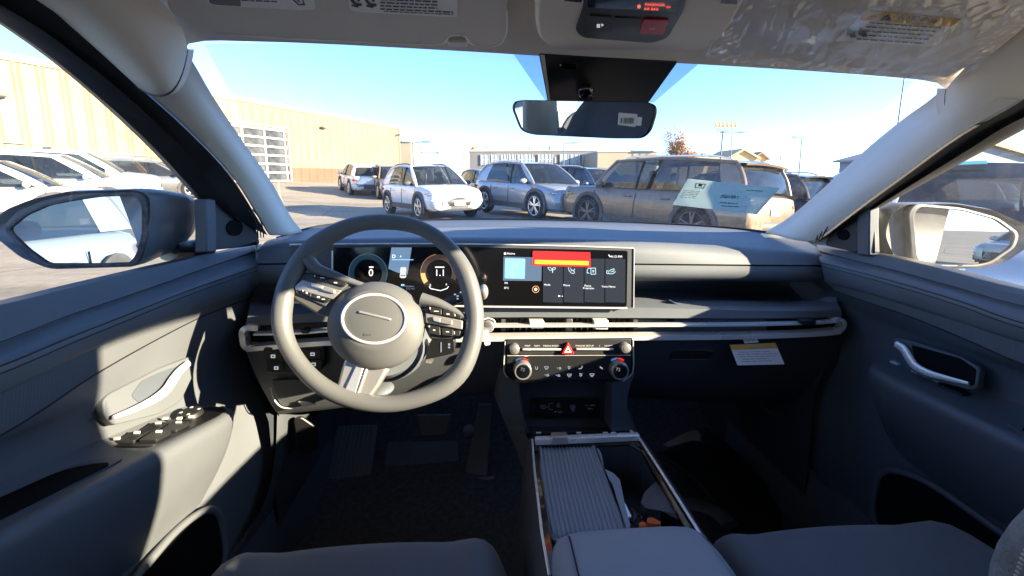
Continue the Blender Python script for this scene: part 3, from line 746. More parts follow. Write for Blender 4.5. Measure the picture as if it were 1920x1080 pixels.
mb.build('switch_mark', mWHITE, wheel)
wplate([(647, 668), (729, 690), (711, 722), (690, 752), (626, 742), (637, 700)], .000, .022, 'lower_spoke', mCREAM, .005)
wplate([(671, 678), (684, 681), (663, 749), (640, 743)], .004, .006, 'lower_spoke_strip', mBRT, .0015)
wplate([(689, 682), (692, 683), (668, 750), (664, 749)], .004, .006, 'lower_spoke_line', mBRT, .0008)
# column shroud and stalks
shr = [ (Wp(722, 650, -.03), .060), (Wp(728, 655, -.07), .076), (Wp(730, 655, -.12), .080), (Wp(735, 640, -.20), .075)]
col = MB().tube([a for a, b in shr], [b for a, b in shr], 28, res=14, up=(0, 0, 1), flat=.85).build('steering_column', mDASH, car, smooth=60)
MB().ell(P(712, 729, .86), (.030, .03, .012), 16, 8).build('column_lever', mDASH, col)
def stalk(pts, rad, name, m, up=(0, 0, 1), flat=.8):
    return MB().tube(rowP(pts), rad, 14, res=20, up=up, flat=flat).build(name, m, car, smooth=60)
st = stalk([(790, 596, .85), (838, 570, .83), (868, 556, .82), (896, 548, .81), (906, 546, .805)], [.016, .016, .013, .011, .010], 'wiper_stalk', mMID)
MB().ell(P(907, 547, .80), (.009, .011, .015), 14, 8).build('stalk_knob', mCREAM, st)
MB().tube(rowP([(873, 553, .80), (880, 551, .80)]), .0155, 16).build('stalk_ring', mSAT, st)
mb = MB()
for x, y in ((853, 552), (858, 555), (864, 548), (858, 560), (888, 546), (893, 548)): mb.box(P(x, y, .798), (.0035, .003, .002))
mb.build('stalk_mark', mICON, st)
st = stalk([(690, 560, .86), (650, 535, .84), (626, 519, .825), (616, 513, .82)], [.015, .013, .011, .010], 'indicator_stalk', mMID)
MB().ell(P(619, 514, .815), (.009, .010, .006), 14, 8).build('stalk_knob', mCREAM, st)
gp_ = Plane(P(822, 662, .80), (0, -1, .15))
st = MB().plate([gp_.pt(q.x, q.y) for q in rpoly([V(p) for p in ((806, 641, 0), (852, 636, 0), (853, 660, 0), (846, 664, 0), (797, 675, 0), (801, 655, 0))], 4)], gp_.n * -.045).build('gear_stalk', mSAT, car, bevel=.004)
MB().plate([gp_.pt(a, b, .001) for a, b in ((826, 642), (828, 642), (828, 660), (826, 661))], gp_.n * -.002).plate([gp_.pt(a, b, .001) for a, b in ((840, 644), (844, 644), (844, 648), (840, 648))], gp_.n * -.002).plate([gp_.pt(a, b, .001) for a, b in ((840, 650), (844, 650), (844, 653), (840, 653))], gp_.n * -.002).build('gear_mark', mICON, st)
MB().plate([gp_.pt(a, b, -.002) for a, b in ((799, 676), (812, 678), (808, 682), (798, 680))], gp_.n * -.02).build('gear_stalk_end', mCREAM, st)
# start button beside the vents, with a small white tag hung on the gear selector
sb = MB().cyl(P(915, 612, .895), P(915, 612, .872), .0135, 24).build('start_button', mCREAM, car, bevel=.002)
MB().dome(P(915, 612, .873), (0, -1, 0), .0105, .002).build('button_face', mHUB, sb)
MB().tube(rowP([(903, 606, .88), (905, 600, .885), (915, 597, .888), (926, 601, .885), (929, 612, .88)]), .002, 6, res=20).build('button_rim', mCHR, sb)
tp = Plane(P(913, 634, .865), (0, -1, .1))
o1 = [tp.pt(q.x, q.y) for q in rpoly([V(p) for p in ((905, 620, 0), (915, 618, 0), (920, 646, 0), (909, 648, 0))], 3)]
i1 = [tp.pt(q.x, q.y) for q in rpoly([V(p) for p in ((908.5, 628, 0), (912.5, 627, 0), (915, 641, 0), (911.5, 642, 0))], 2)]
t = MB().frame(o1, i1, tp.n * .0012).build('key_tag', mWHITE)
tag(t, 'small white plastic loop tag hanging below the round start button', 'tag')

# ---------------------------------------------------------------- doors
mQRT = mat('quarter panel black', (.034, .037, .042), .55, grain=.2, var=.06)
def door(side):
    sx = -1 if side == 'l' else 1
    m3 = (lambda p: p) if sx < 0 else mirx
    if sx < 0:
        A = rowX([(0, 572), (200, 523), (350, 487), (440, 468), (492, 457)], -.578, -.25)
        A1 = rowX([(0, 604), (105, 579), (250, 537), (400, 490), (490, 461)], -.560, -.25)
        B = rowX([(0, 640), (105, 599), (250, 550), (400, 497), (488, 467)], -.548, -.25)
        C = rowX([(0, 690), (120, 640), (245, 590), (350, 548), (487, 500)], -.510, -.25)
        D = rowX([(0, 737), (170, 655), (320, 595), (400, 567), (482, 541)], -.518, -.25)
        E = rowX([(0, 817), (190, 695), (365, 600), (420, 577), (476, 556)], -.535, -.25)
    else:
        A = rowX([(1920, 543), (1750, 500), (1640, 475), (1580, 467), (1531, 459)], .890, -.25)
        A1 = rowX([(1914, 553), (1710, 500), (1620, 482), (1533, 463)], .874, -.25)
        B = rowX([(1914, 572), (1800, 540), (1681, 507), (1600, 487), (1535, 470)], .862, -.25)
        C = rowX([(1914, 607), (1800, 567), (1681, 531), (1600, 509), (1540, 494)], .828, -.25)
        D = rowX([(1914, 639), (1800, 602), (1710, 574), (1620, 547), (1548, 529)], .838, -.25)
        E = rowX([(1920, 683), (1826, 643), (1710, 595), (1640, 571), (1566, 546)], .852, -.25)
    zt = (lambda y: -.335 - .24 * (y - .40)) if sx < 0 else (lambda y: -.385 - .03 * (y - .4))
    ys = [-.25, .0, .25, .5, .7, .85, 1.0, 1.12]
    F = [m3(C3(-.566, y, zt(min(y, .8)) + .05)) for y in ys]
    G = [m3(C3(-.560, y, zt(min(y, .8)) - .03)) for y in ys]
    H = [m3(C3(-.545, y, -.52)) for y in ys]
    I = [m3(C3(-.535 + .02 * min(1, max(0, (y - .8) / .3)), y, -.68)) for y in ys]
    J = [m3(C3(-.530, y, -.82)) for y in ys]
    d = MB().loft([A, A1, B], 50).build('door', mDOOR, car, smooth=25)
    MB().loft([B, [p + V((sx * .004, 0, -.003)) for p in B], [p + V((-sx * .004, 0, -.006)) for p in B], C, D, [p + V((sx * .006, 0, -.004)) for p in D]], 50, 26).build('door_pad', mDOOR, d, smooth=60)
    MB().tube([p + V((-sx * .0006, 0, .002)) for p in cr(C, 60)], .0009, 5).tube([p + V((-sx * .0006, 0, -.006)) for p in cr(C, 60)], .0007, 5).build('stitching', mSEAL, d)
    ins = MB().loft([[p + V((sx * .006, 0, -.004)) for p in D], E], 60, 8).build('door_insert', mINS, d, smooth=60)
    MB().tube([p + V((-sx * .0, 0, 0)) for p in cr(E, 60)], .0014, 5).build('seam', mSEAL, d)
    MB().loft([E, F, G, H, I, J], 50, 30).build('door_panel', mDOOR if sx < 0 else mMIDD, d, smooth=60)  # passenger panels take a darker tone, their shade put into the colour
    # armrest
    def arm(y, k):
        z = zt(y)
        prof = [(-.566, .012), (-.548, .003), (-.51, -.001), (-.485, .001), (-.470, .002), (-.461, -.003), (-.459, -.012), (-.464, -.035), (-.478, -.075), (-.500, -.12), (-.528, -.17), (-.545, -.20)]
        return [m3(C3(-.566 + (x + .566) * k, y, z + zz * (.4 + .6 * k))) for x, zz in prof]
    rows = [arm(y, k) for y, k in ((-.25, 1), (0, 1), (.3, 1), (.55, 1), (.68, 1), (.74, .97), (.785, .86), (.81, .62), (.822, .3), (.826, .04))]
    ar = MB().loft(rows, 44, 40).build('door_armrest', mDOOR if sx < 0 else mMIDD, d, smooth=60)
    # pull cup (a dark hollow) and switches on top
    def top_pt(x, y, h=.003): return m3(C3(x, y, zt(y) + h))
    cup = rpoly([top_pt(-.548, .28), top_pt(-.548, .56), top_pt(-.492, .58), top_pt(-.488, .26)], .03)
    MB().frame(cup, [p + (sum(cup, V()) / len(cup) - p) * .12 + V((0, 0, -.002)) for p in cup], (0, 0, -.006)).build('pull_cup_edge', mMIDD, d)
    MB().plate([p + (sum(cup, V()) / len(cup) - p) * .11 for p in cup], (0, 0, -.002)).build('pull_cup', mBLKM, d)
    if sx < 0:
        MB().plate(rpoly([top_pt(-.553, .615), top_pt(-.560, .79), top_pt(-.520, .805), top_pt(-.485, .785), top_pt(-.476, .74), top_pt(-.487, .61)], .012), (0, 0, -.004)).build('switch_panel', mSAT, d, bevel=.001)
        for y in (.64, .68):
            for x in (-.538, -.506):
                MB().plate(rpoly([top_pt(x - .013, y - .015, .007), top_pt(x - .014, y + .015, .011), top_pt(x + .014, y + .015, .011), top_pt(x + .013, y - .015, .007)], .003), (0, 0, -.008)).build('window_switch', mBUT, d, bevel=.001)
        c = top_pt(-.525, .745, .004)
        kn = MB().cyl(c, c + V((0, 0, .010)), .020, 26, .018).build('mirror_switch', mBUT, d, bevel=.002)
        mb = MB()
        for x, y in ((-.538, .648), (-.506, .648), (-.538, .69), (-.506, .69), (-.545, .715), (-.52, .712), (-.505, .718), (-.548, .625)):
            q = top_pt(x, y, .0125); mb.plate([q + V((-.004, -.0014, 0)), q + V((.004, -.0014, 0)), q + V((.004, .0014, .0005)), q + V((-.004, .0014, .0005))], (0, 0, -.003))
        for a in range(4):
            q = c + V((.013 * math.cos(a * 1.57 + .4), .013 * math.sin(a * 1.57 + .4), .0102)); mb.box(q, (.004, .004, .0008))
        mb.build('switch_mark', mLBL, d)
    else:
        mb = MB()
        for y in (.72, .755, .80):
            q = top_pt(-.545, y, .006); mb.plate([q + V((-.004, -.008, 0)), q + V((.004, -.008, 0)), q + V((.004, .008, 0)), q + V((-.004, .008, 0))], (0, 0, -.004))
        mb.build('switch_mark', mCHR, d)
        MB().plate([top_pt(-.556, .66, .004), top_pt(-.556, .70, .006), top_pt(-.528, .70, .006), top_pt(-.528, .66, .004)], (0, 0, -.006)).build('window_switch', mBUT, d, bevel=.001)
    # inside handle in its recess
    if sx < 0:
        bp = Plane(PXx(280, 730, -.548), (1, 0, .15)); Q = bp.pt
        bez = [(193, 752), (206, 738), (300, 690), (358, 668), (366, 676), (362, 705), (340, 752), (300, 776), (215, 797), (196, 780)]
        cupq = [(246, 742), (266, 714), (300, 698), (342, 683), (322, 712), (298, 738), (262, 756)]
        lev = [(212, 783), (250, 768), (290, 748), (312, 731), (325, 712), (337, 696), (354, 681)]
        lr = [.003, .004, .005, .0065, .0085, .009, .006]
    else:
        bp = Plane(PXx(1750, 680, .850), (-1, 0, .15)); Q = bp.pt
        bez = [(1672, 634), (1690, 634), (1800, 668), (1838, 690), (1832, 728), (1820, 732), (1730, 708), (1700, 690)]
        cupq = [(1708, 646), (1800, 672), (1830, 692), (1826, 724), (1770, 708), (1738, 694), (1718, 676)]
        lev = [(1680, 645), (1694, 654), (1703, 668), (1716, 686), (1740, 699), (1775, 709), (1816, 719)]
        lr = [.007, .009, .008, .0065, .005, .004, .003]
    z_ = V((0, 0, 0))
    rr_ = lambda pts, r, off: [Q(q.x, q.y, off) for q in rpoly([V((a, b, 0)) for a, b in pts], r)]
    MB().plate(rr_(bez, 8, .0012), bp.n * -.012).build('handle_bezel', mDOOR if sx < 0 else mMIDD, d, bevel=.002)
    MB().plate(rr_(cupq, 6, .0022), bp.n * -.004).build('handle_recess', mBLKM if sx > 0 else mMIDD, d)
    MB().tube([Q(a, b, .010) for a, b in lev], lr, 12, res=30, up=bp.n, flat=.55).build('door_handle', mCHR, d, smooth=60)
    # pocket low in the door
    pk = rpoly([m3(C3(-.532, .25, -.60)), m3(C3(-.530, .70, -.585)), m3(C3(-.524, .785, -.62)), m3(C3(-.520, .79, -.74)), m3(C3(-.520, .72, -.80)), m3(C3(-.52, .25, -.80))], .05, 8)
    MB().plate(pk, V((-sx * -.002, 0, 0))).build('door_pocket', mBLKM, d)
    MB().tube([p + V((-sx * .001, 0, 0)) for p in pk], .007, 8, closed=True).build('pocket_lip', mDOOR if sx < 0 else mMIDD, d, smooth=60)
    # quarter panel with the little round speaker, divider bar, black frame, glass
    if sx < 0:
        sp = Plane(PXx(440, 420, -.562), (1, -.12, .05)); Q2 = sp.pt
        tri_ = [(392, 368), (404, 362), (432, 375), (462, 402), (482, 432), (488, 458), (460, 463), (392, 470)]
        MB().plate([Q2(q.x, q.y) for q in rpoly([V((a, b, 0)) for a, b in tri_], 6)], sp.n * -.015).build('quarter_panel', mQRT, d, bevel=.002)
        MB().plate([Q2(441 + 15 * math.cos(k / 24 * 6.283), 427 + 15 * math.sin(k / 24 * 6.283), .003) for k in range(24)], sp.n * -.003).build('speaker_grille', mBLKM, d)
        MB().sweep(rowX([(384, 374), (386, 420), (386, 473)], -.570), [(-.016, -.012), (-.016, .012), (.016, .012), (.016, -.012)], (0, 1, 0)).build('window_divider', mMIDD, d, bevel=.003)
        fo = [C3(-.588, -.5, .20), C3(-.588, .1, .215)] + rowX([(-40, 12), (0, 38), (100, 108), (200, 192), (300, 287), (345, 336), (378, 372), (390, 384)], -.588)
        fi = [C3(-.535, -.5, .245), C3(-.535, .1, .25)] + LA[1:2] + LA[2:7]
        GL = [fo[0] + V((-.004, 0, .01)), fo[2] + V((-.004, 0, .01))] + fo[4:]
    else:
        sp = Plane(PXx(1590, 425, .874), (-1, -.12, .05)); Q2 = sp.pt
        tri_ = [(1637, 384), (1625, 386), (1590, 400), (1562, 422), (1548, 450), (1546, 460), (1600, 472), (1640, 476)]
        MB().plate([Q2(q.x, q.y) for q in rpoly([V((a, b, 0)) for a, b in tri_], 5)], sp.n * -.015).build('quarter_panel', mQRT, d, bevel=.002)
        MB().plate([Q2(1580 + 11 * math.cos(k / 24 * 6.283), 440 + 10 * math.sin(k / 24 * 6.283), .003) for k in range(24)], sp.n * -.003).build('speaker_grille', mBLKM, d)
        MB().sweep(rowX([(1628, 386), (1627, 430), (1627, 478)], .882), [(-.016, -.012), (-.016, .012), (.016, .012), (.016, -.012)], (0, 1, 0)).build('window_divider', mMIDD, d, bevel=.003)
        fo = [C3(.908, -.5, .20), C3(.908, .1, .215)] + rowX([(1990, 203), (1920, 242), (1800, 306), (1720, 350), (1650, 388), (1637, 396)], .908)
        fi = [C3(.855, -.5, .245), C3(.855, .1, .25)] + RA[1:]
    fi = fi[:2] + [p for p in fi[2:] if p.y > .15]
    a = cr(fo, 60); b = cr(fi, 60)
    e = [p.lerp(q, .45) + V((-sx * .012, -.006, -.004)) for p, q in zip(a, b)]
    e2 = [p.lerp(q, .55) + V((-sx * -.004, -.0, .0)) for p, q in zip(a, b)]
    MB().grid([[p + V((sx * .03, .02, .01)) for p in a], a, [p.lerp(q, .3) + V((-sx * .012, -.004, -.003)) for p, q in zip(a, b)], e, e2, b, [p + V((sx * .02, .02, .02)) for p in b]]).build('window_frame', mSEAL, d, smooth=40, thick=.002)
    # the pane and the outer skin of the door
    gx = sx * .004
    a2 = cr([p + V((sx * .002, .0, .012)) for p in fo], 40)
    lo = [V((p.x, p.y, 0)) for p in a2]
    sill = cr(A, 120)
    bot = []
    for p in a2:
        z = min(sill, key=lambda q: abs(q.y - p.y)).z
        bot.append(V((p.x, p.y, min(z - .02, p.z - .001))))
    MB().grid([a2, bot]).build('window_glass', mGLS, d, smooth=0)
    bx = lambda p, dx, dz: V((p.x + sx * dx, p.y, p.z + dz))
    s_ = cr(A, 40)
    MB().grid([s_, [bx(p, .045, -.004) for p in s_], [bx(p, .07, -.02) for p in s_]]).build('window_seal', mSEAL, d, smooth=60)
    MB().grid([[bx(p, .071, -.022) for p in s_], [bx(p, .085, -.03) for p in s_], [bx(p, .11, -.16) for p in s_], [bx(p, .12, -.35) for p in s_], [bx(p, .10, -.55) for p in s_], [bx(p, .07, -.70) for p in s_]]).build('outer_skin', mPAINT, d, smooth=60)
    return d
mMIDD = mat('dark and shaded plastic', (.095, .111, .135), .5, grain=.35, gscale=1000, var=.04)
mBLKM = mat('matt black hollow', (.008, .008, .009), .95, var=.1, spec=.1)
def insert_mat():
    m, n_, out = nt('ribbed door insert')
    b = pbsdf(n_, Base_Color=(.135, .144, .156, 1), Roughness=.75)
    tc = n_.nodes.new('ShaderNodeTexCoord'); wv = n_.nodes.new('ShaderNodeTexWave'); wv.inputs['Scale'].default_value = 75; wv.bands_direction = 'Y'; wv.inputs['Distortion'].default_value = .6; wv.inputs['Detail'].default_value = 1
    bp = n_.nodes.new('ShaderNodeBump'); bp.inputs['Strength'].default_value = .16; bp.inputs['Distance'].default_value = .0015
    n_.links.new(tc.outputs['Object'], wv.inputs['Vector']); n_.links.new(wv.outputs['Fac'], bp.inputs['Height']); n_.links.new(bp.outputs['Normal'], b.inputs['Normal']); n_.links.new(b.outputs[0], out.inputs[0])
    return m
mINS = insert_mat()
dl = door('l'); dr = door('r')
tag(dr, 'passenger door with chrome handle, all in shade'); tag(dl, 'driver door with a patch of sun round its handle')

# ---------------------------------------------------------------- outside mirrors
def side_mirror(out_, gl_, Y, nrm, depth, parent, sc_back, sx):
    mp = Plane(P(*out_[0], Y), (0, -1, 0))
    o = [mp.pt(q.x, q.y) for q in rpoly([V((a, b, 0)) for a, b in out_], 14, 5)]
    c = sum(o, V()) / len(o)
    rings = []
    for f, dy, dx in ((.90, .010, 0), (.97, -.004, 0), (1.0, .004, 0), (1.0, .03, .0), (.96, .065, .0), (.88, .10, .012), (.76, .13, .025), (.58, .15, .045), (.38, .162, .065), (.15, .167, .09)) if sx < 0 else ((.90, .010, 0), (.97, -.004, 0), (1.0, .004, 0), (1.0, .03, 0), (.96, .08, .01), (.84, .13, .03), (.6, .165, .05), (.25, .18, .06)):
        rings.append([c + (p - c) * f + V((-sx * dx, dy * depth, 0)) for p in o])
    h = MB().rings(rings).build('side_mirror', mPAINT2 if sx < 0 else mat('sunlit mirror shell', (.12, .12, .118), .45, coat=.2, grain=.15, gscale=60, var=.1, vscale=20), parent, smooth=60)
    g = [mp.pt(q.x, q.y) for q in rpoly([V((a, b, 0)) for a, b in gl_], 10, 6)]
    gc = sum(g, V()) / len(g)
    n_ = V(nrm).normalized()
    def onp(p, off): # flat tilted glass
        d_ = (p - V((0, 0, CAM_H))); t_ = (gc + V((0, -.004, 0)) + n_ * off - V((0, 0, CAM_H))).dot(n_) / d_.dot(n_)
        return V((0, 0, CAM_H)) + d_ * t_
    MB().plate([onp(p, 0) for p in g], n_ * -.004).build('mirror_glass', mMIR, h)
    gg = [c + (p - c) * .92 + V((0, -.003, 0)) for p in o]
    MB().frame([p + (p - gc) * .10 + V((0, -.004, 0)) for p in g], [p + V((0, -.006, 0)) for p in g], (0, .02, 0)).build('mirror_bezel', mat('dusty bezel', (.075, .075, .075), .7, var=.35, vscale=70) if sx < 0 else mMIR_R, h, bevel=.002)
    return h
mPAINT2 = mat('shaded mirror shell', (.20, .22, .245), .45, coat=.2, grain=.15, gscale=60, var=.08, vscale=20)  # shell tone differs by side, shade and sun put into the colour
mMIR_R = mat('light mirror bezel', (.15, .147, .14), .5, var=.08, vscale=30)
def mnorm(px, py, Y, tgt):
    p = P(px, py, Y); c = (V((0, 0, CAM_H)) - p).normalized()
    return c + V(tgt).normalized()
L_out = [(-26, 428), (10, 392), (60, 372), (130, 357), (258, 353), (288, 362), (290, 400), (274, 478), (252, 501), (95, 506), (40, 484), (0, 452)]
L_gl = [(24, 428), (53, 404), (96, 385), (182, 369), (256, 366), (269, 384), (269, 438), (259, 476), (245, 493), (96, 493), (58, 466), (29, 438)]
ml = side_mirror(L_out, L_gl, .85, mnorm(150, 430, .85, (-.40, -1, -.01)), 1.0, car, 1, -1)
MB().tube(rowP([(315, 466, .96), (350, 468, .99), (395, 466, 1.02)]), [.045, .035, .045], 14, res=10, flat=.6, up=(0, 0, 1)).build('mirror_foot', mSAT, ml, smooth=60)
R_out = [(1652, 440), (1664, 398), (1692, 381), (1790, 380), (1860, 392), (1935, 425), (1940, 455), (1885, 492), (1840, 504), (1716, 504), (1672, 486)]
R_gl = [(1709, 402), (1722, 387), (1800, 394), (1862, 411), (1899, 438), (1892, 462), (1850, 491), (1826, 496), (1734, 496), (1716, 482)]
mr_ = side_mirror(R_out, R_gl, .92, mnorm(1800, 440, .92, (.15, -1, -.01)), 1.0, car, 1, 1)
MB().tube(rowP([(1690, 478, 1.0), (1655, 480, 1.02), (1610, 474, 1.05)]), [.045, .045, .05], 14, res=10, flat=.6, up=(0, 0, 1)).build('mirror_foot', mSAT, mr_, smooth=60)
mr_['label'] = 'pale sunlit passenger-side mirror'

# ---------------------------------------------------------------- visors, roof console, mirror
def plane3(a, b, c, down=True):
    n_ = (b - a).cross(c - a).normalized()
    if n_.z > 0: n_ = -n_
    return Plane(a, n_)
mVIS = mat('visor cloth', (.74, .695, .63), .88, grain=.2, gscale=1500, var=.02)
LV = plane3(P(600, 72, .715), P(930, 88, .722), P(700, -60, .52))
lo = [(318, 30), (372, 47), (405, 62), (500, 70), (640, 77), (790, 83), (826, 84), (846, 66), (872, 66), (888, 86), (918, 89), (942, 82), (951, 62), (953, -20), (950, -90), (300, -90)]
vis = MB().plate([LV.pt(q.x, q.y) for q in rpoly([V((a, b, 0)) for a, b in lo], [20, 10, 10, 4, 4, 4, 6, 8, 8, 6, 8, 12, 8, 4, 4, 4])], (0, .002, .016)).build('sun_visor', mVIS, car, bevel=.004)
tag(vis, 'driver sun visor with two white labels')
MB().tube([LV.pt(a, b, .0012) for a, b in ((405, 62.5), (500, 70.5), (640, 77.5), (790, 83.5), (828, 83), (838, 73), (848, 67), (870, 67), (880, 78), (890, 86), (918, 88.5), (938, 82.5), (949, 64), (951, 20))], .0011, 6, res=60).build('visor_edge_highlight', mat('painted edge highlight', (.92, .90, .87), .35, var=0), vis)  # pale bead paints the highlight along the visor's front edge
def lvp(pts, off, name, m, r=0, par=vis, pl=LV, th=.0006):
    if r: pts = [(q.x, q.y) for q in rpoly([V((a, b, 0)) for a, b in pts], r)]
    return MB().plate([pl.pt(a, b, off) for a, b in pts], pl.n * -th).build(name, m, par)
mLAB = mat('visor label', (.88, .88, .86), .6, var=.02)
lvp([(386, -30), (586, -20), (592, 18), (560, 19), (400, 10), (390, 6)], .0010, 'visor_label', mLAB, 4)
lvp([(645, -45), (859, -40), (858, 33), (664, 22), (656, 18)], .0010, 'visor_label', mLAB, 4)
mb = MB()
def lines(mb, pl, x0, x1, y, h, off, slope=.02, step=11, gap=2.5):
    x = x0
    while x < x1 - 2:
        w_ = min(random.uniform(step * .5, step * 1.4), x1 - x)
        f = lambda X, yy: pl.pt(X, yy + (X - x0) * slope, off)
        mb.plate([f(x, y), f(x + w_, y), f(x + w_, y + h), f(x, y + h)], pl.n * -.0002); x += w_ + gap
for y in (-8, -2, 4, 10, 16): lines(mb, LV, 713, 820 if y < 16 else 850, y, 2, .0016, .045)
lines(mb, LV, 720, 850, 21, 1.2, .0016, .045); lines(mb, LV, 452, 520, 0, 1.6, .0016, .04)
for x, y in ((656, -4), (684, -3)):   # seated-figure pictograms
    for pts, wd in (([(x, y), (x + 10, y + 12), (x + 22, y + 13)], 5), ([(x + 3, y + 14), (x + 16, y + 17)], 3), ([(x + 10, y - 2), (x + 18, y + 6)], 4)):
        for a, b in zip(pts[:-1], pts[1:]):
            d_ = V((b[0] - a[0], b[1] - a[1], 0)); nr = V((-d_.y, d_.x, 0)).normalized() * wd / 2
            A_, B_ = V((a[0], a[1], 0)), V((b[0], b[1], 0))
            mb.plate([LV.pt(q.x, q.y, .0016) for q in (A_ + nr, B_ + nr, B_ - nr, A_ - nr)], LV.n * -.0002)
for a, b in (((548, -2), (560, 9)), ((560, 9), (572, 9)), ((566, -6), (570, 8)), ((552, -6), (562, 4))):
    d_ = V((b[0] - a[0], b[1] - a[1], 0)); nr = V((-d_.y, d_.x, 0)).normalized() * 1
    A_, B_ = V((a[0], a[1], 0)), V((b[0], b[1], 0))
    mb.plate([LV.pt(q.x, q.y, .0016) for q in (A_ + nr, B_ + nr, B_ - nr, A_ - nr)], LV.n * -.0002)
mb.build('label_print', mINK, vis)
lvp([(390, -28), (448, -24), (452, 12), (402, 9), (392, 5)], .0014, 'label_band', mat('label grey', (.16, .16, .17), .6), 3)
cl = MB().box(P(858, 77, .745), (.034, .03, .012)).build('visor_clip', mHEAD, car, bevel=.004)
RV = plane3(P(1420, 105, .735), P(1790, 150, .74), P(1600, -20, .54))
ro = [(1327, 107), (1400, 104), (1408, 96), (1438, 96), (1448, 107), (1500, 117), (1620, 130), (1700, 137), (1786, 148), (1846, 114), (1910, 62), (1990, -10), (1985, -80), (1372, -80), (1350, 40)]
rv = MB().plate([RV.pt(q.x, q.y) for q in rpoly([V((a, b, 0)) for a, b in ro], 10)], (0, .002, .016)).build('sun_visor', mVIS, car, bevel=.004)
tag(rv, 'passenger sun visor with a warning label under plastic film')
lvp([(1623, 20), (1804, 37), (1756, 87), (1566, 77)], .0010, 'visor_label', mLAB, 3, rv, RV)
lvp([(1624.5, 20.5), (1803, 37), (1784, 50), (1611, 37)], .0016, 'label_header', mat('label amber', (.70, .42, .10), .6, var=.02), 2, rv, RV)
put_text(MB(), 'WARNING', lambda a, b: RV.pt(1720 + a * 1.0 - b * -.55, 35.5 + a * .075 - b, .0022), 9.5, 0, 1.15).build('label_heading', mINK, rv, smooth=0)
MB().plate([RV.pt(a, b, .0022) for a, b in ((1664, 27), (1671, 39), (1650, 37))], RV.n * -.0002).build('warning_triangle', mINK, rv)
mb = MB()
for k in range(5): lines(mb, RV, 1630 - k * 6, 1765 - k * 8, 42 + k * 7.5, 2, .0022, .07)
for x, y in ((1588, 56), (1609, 55)):
    mb.plate([RV.pt(x + a, y + b, .0022) for a, b in ((0, 4), (5, -3), (9, 2), (17, 3), (15, 8), (18, 14), (8, 15), (5, 9), (0, 11))], RV.n * -.0002)
mb.build('label_print', mat('label grey ink', (.2, .2, .2), .7), rv)
# plastic film still wrapped round the passenger visor
def film_mat():
    m, n_, out = nt('clear film')
    tr = n_.nodes.new('ShaderNodeBsdfTransparent'); gl = n_.nodes.new('ShaderNodeBsdfGlossy'); gl.inputs['Roughness'].default_value = .05; gl.inputs['Color'].default_value = (.95, .95, .95, 1)
    tc = n_.nodes.new('ShaderNodeTexCoord'); nz = n_.nodes.new('ShaderNodeTexNoise'); nz.inputs['Scale'].default_value = 7; nz.inputs['Detail'].default_value = 3; nz.inputs['Distortion'].default_value = 1.2
    bp = n_.nodes.new('ShaderNodeBump'); bp.inputs['Strength'].default_value = .28; bp.inputs['Distance'].default_value = .01
    n_.links.new(tc.outputs['Object'], nz.inputs['Vector']); n_.links.new(nz.outputs['Fac'], bp.inputs['Height'])
    n_.links.new(bp.outputs['Normal'], gl.inputs['Normal']); fr_ = schlick(n_, .05, 1.1, bp.outputs['Normal'])
    mx = n_.nodes.new('ShaderNodeMixShader'); n_.links.new(fr_, mx.inputs[0]); n_.links.new(tr.outputs[0], mx.inputs[1]); n_.links.new(gl.outputs[0], mx.inputs[2]); n_.links.new(mx.outputs[0], out.inputs[0])
    return m
mFILM = film_mat()
q0 = [(1322, 112), (1440, 112), (1560, 126), (1690, 142), (1795, 156), (1870, 112), (1935, 60)]
rows = []
for j in range(46):
    t = j / 45; row = []
    for i in range(90):
        s = i / 89
        lx = 1322 + (1800 - 1322) * s; ly = 112 + 45 * s
        ux = 1360 + (2010 - 1360) * s; uy = -75
        x = lx + (ux - lx) * t; y = ly + (uy - ly) * t
        if s > .8: x += (s - .8) * 220 * t
        p = V((x * .012, y * .02, 3.3))
        edge = max(0, 1 - min(t, 1 - t, s, 1 - s) * 9)
        rg_ = (1 - abs(noise.noise(V((x * .03 + y * .05, y * .016 - x * .008, 2))))) ** 8 * .006; wv = rg_ * (.10 + edge) + noise.noise(p * 1.3) * .002 + abs(noise.noise(V((x * .05 + y * .02, y * .012, .7)))) * .006 + edge * (abs(noise.noise(V((x * .06, y * .09, 9)))) * .012)
        stretch = max(0, s - .72) * abs(noise.noise(V(((x * .5 + y) * .045, (x - y) * .004, 5)))) * .03
        row.append(RV.pt(x, y, .004 + wv + stretch))
    rows.append(row)
fm = MB().grid(rows).build('plastic_film', mFILM, smooth=60)
tag(fm, 'crinkled clear plastic film wrapped round the passenger sun visor', 'film')
# roof console
OP = Plane(C3(.16, .6, .205), (0, .10, -1))
mOC = mat('roof console plastic', (.72, .665, .585), .55, grain=.15, gscale=1400, var=.02)
oc = [(1004, -60), (1003, 40), (1010, 74), (1040, 92), (1120, 101), (1210, 108), (1290, 104), (1330, 92), (1368, 52), (1398, 0), (1420, -60)]
con = MB().plate([OP.pt(q.x, q.y, 0) for q in rpoly([V((a, b, 0)) for a, b in oc], 14)], (0, .01, .03)).build('roof_console', mOC, car, bevel=.006, bseg=3)
op_ = rpoly([V(p) for p in ((1098, -50, 0), (1092, 10, 0), (1077, 56, 0), (1092, 71, 0), (1222, 81, 0), (1252, 72, 0), (1282, 20, 0), (1300, -50, 0))], [2, 8, 10, 10, 12, 12, 8, 2])
MB().plate([OP.pt(q.x, q.y, .002) for q in op_], (0, .002, .006)).build('console_panel', mSAT, con, bevel=.0015)
def opl(pts, off, name, m, r=0): return lvp(pts, off, name, m, r, con, OP, .002)
opl([(1100, -40), (1280, -38), (1270, 22), (1102, 14)], .0034, 'console_display', mBLK, 4)
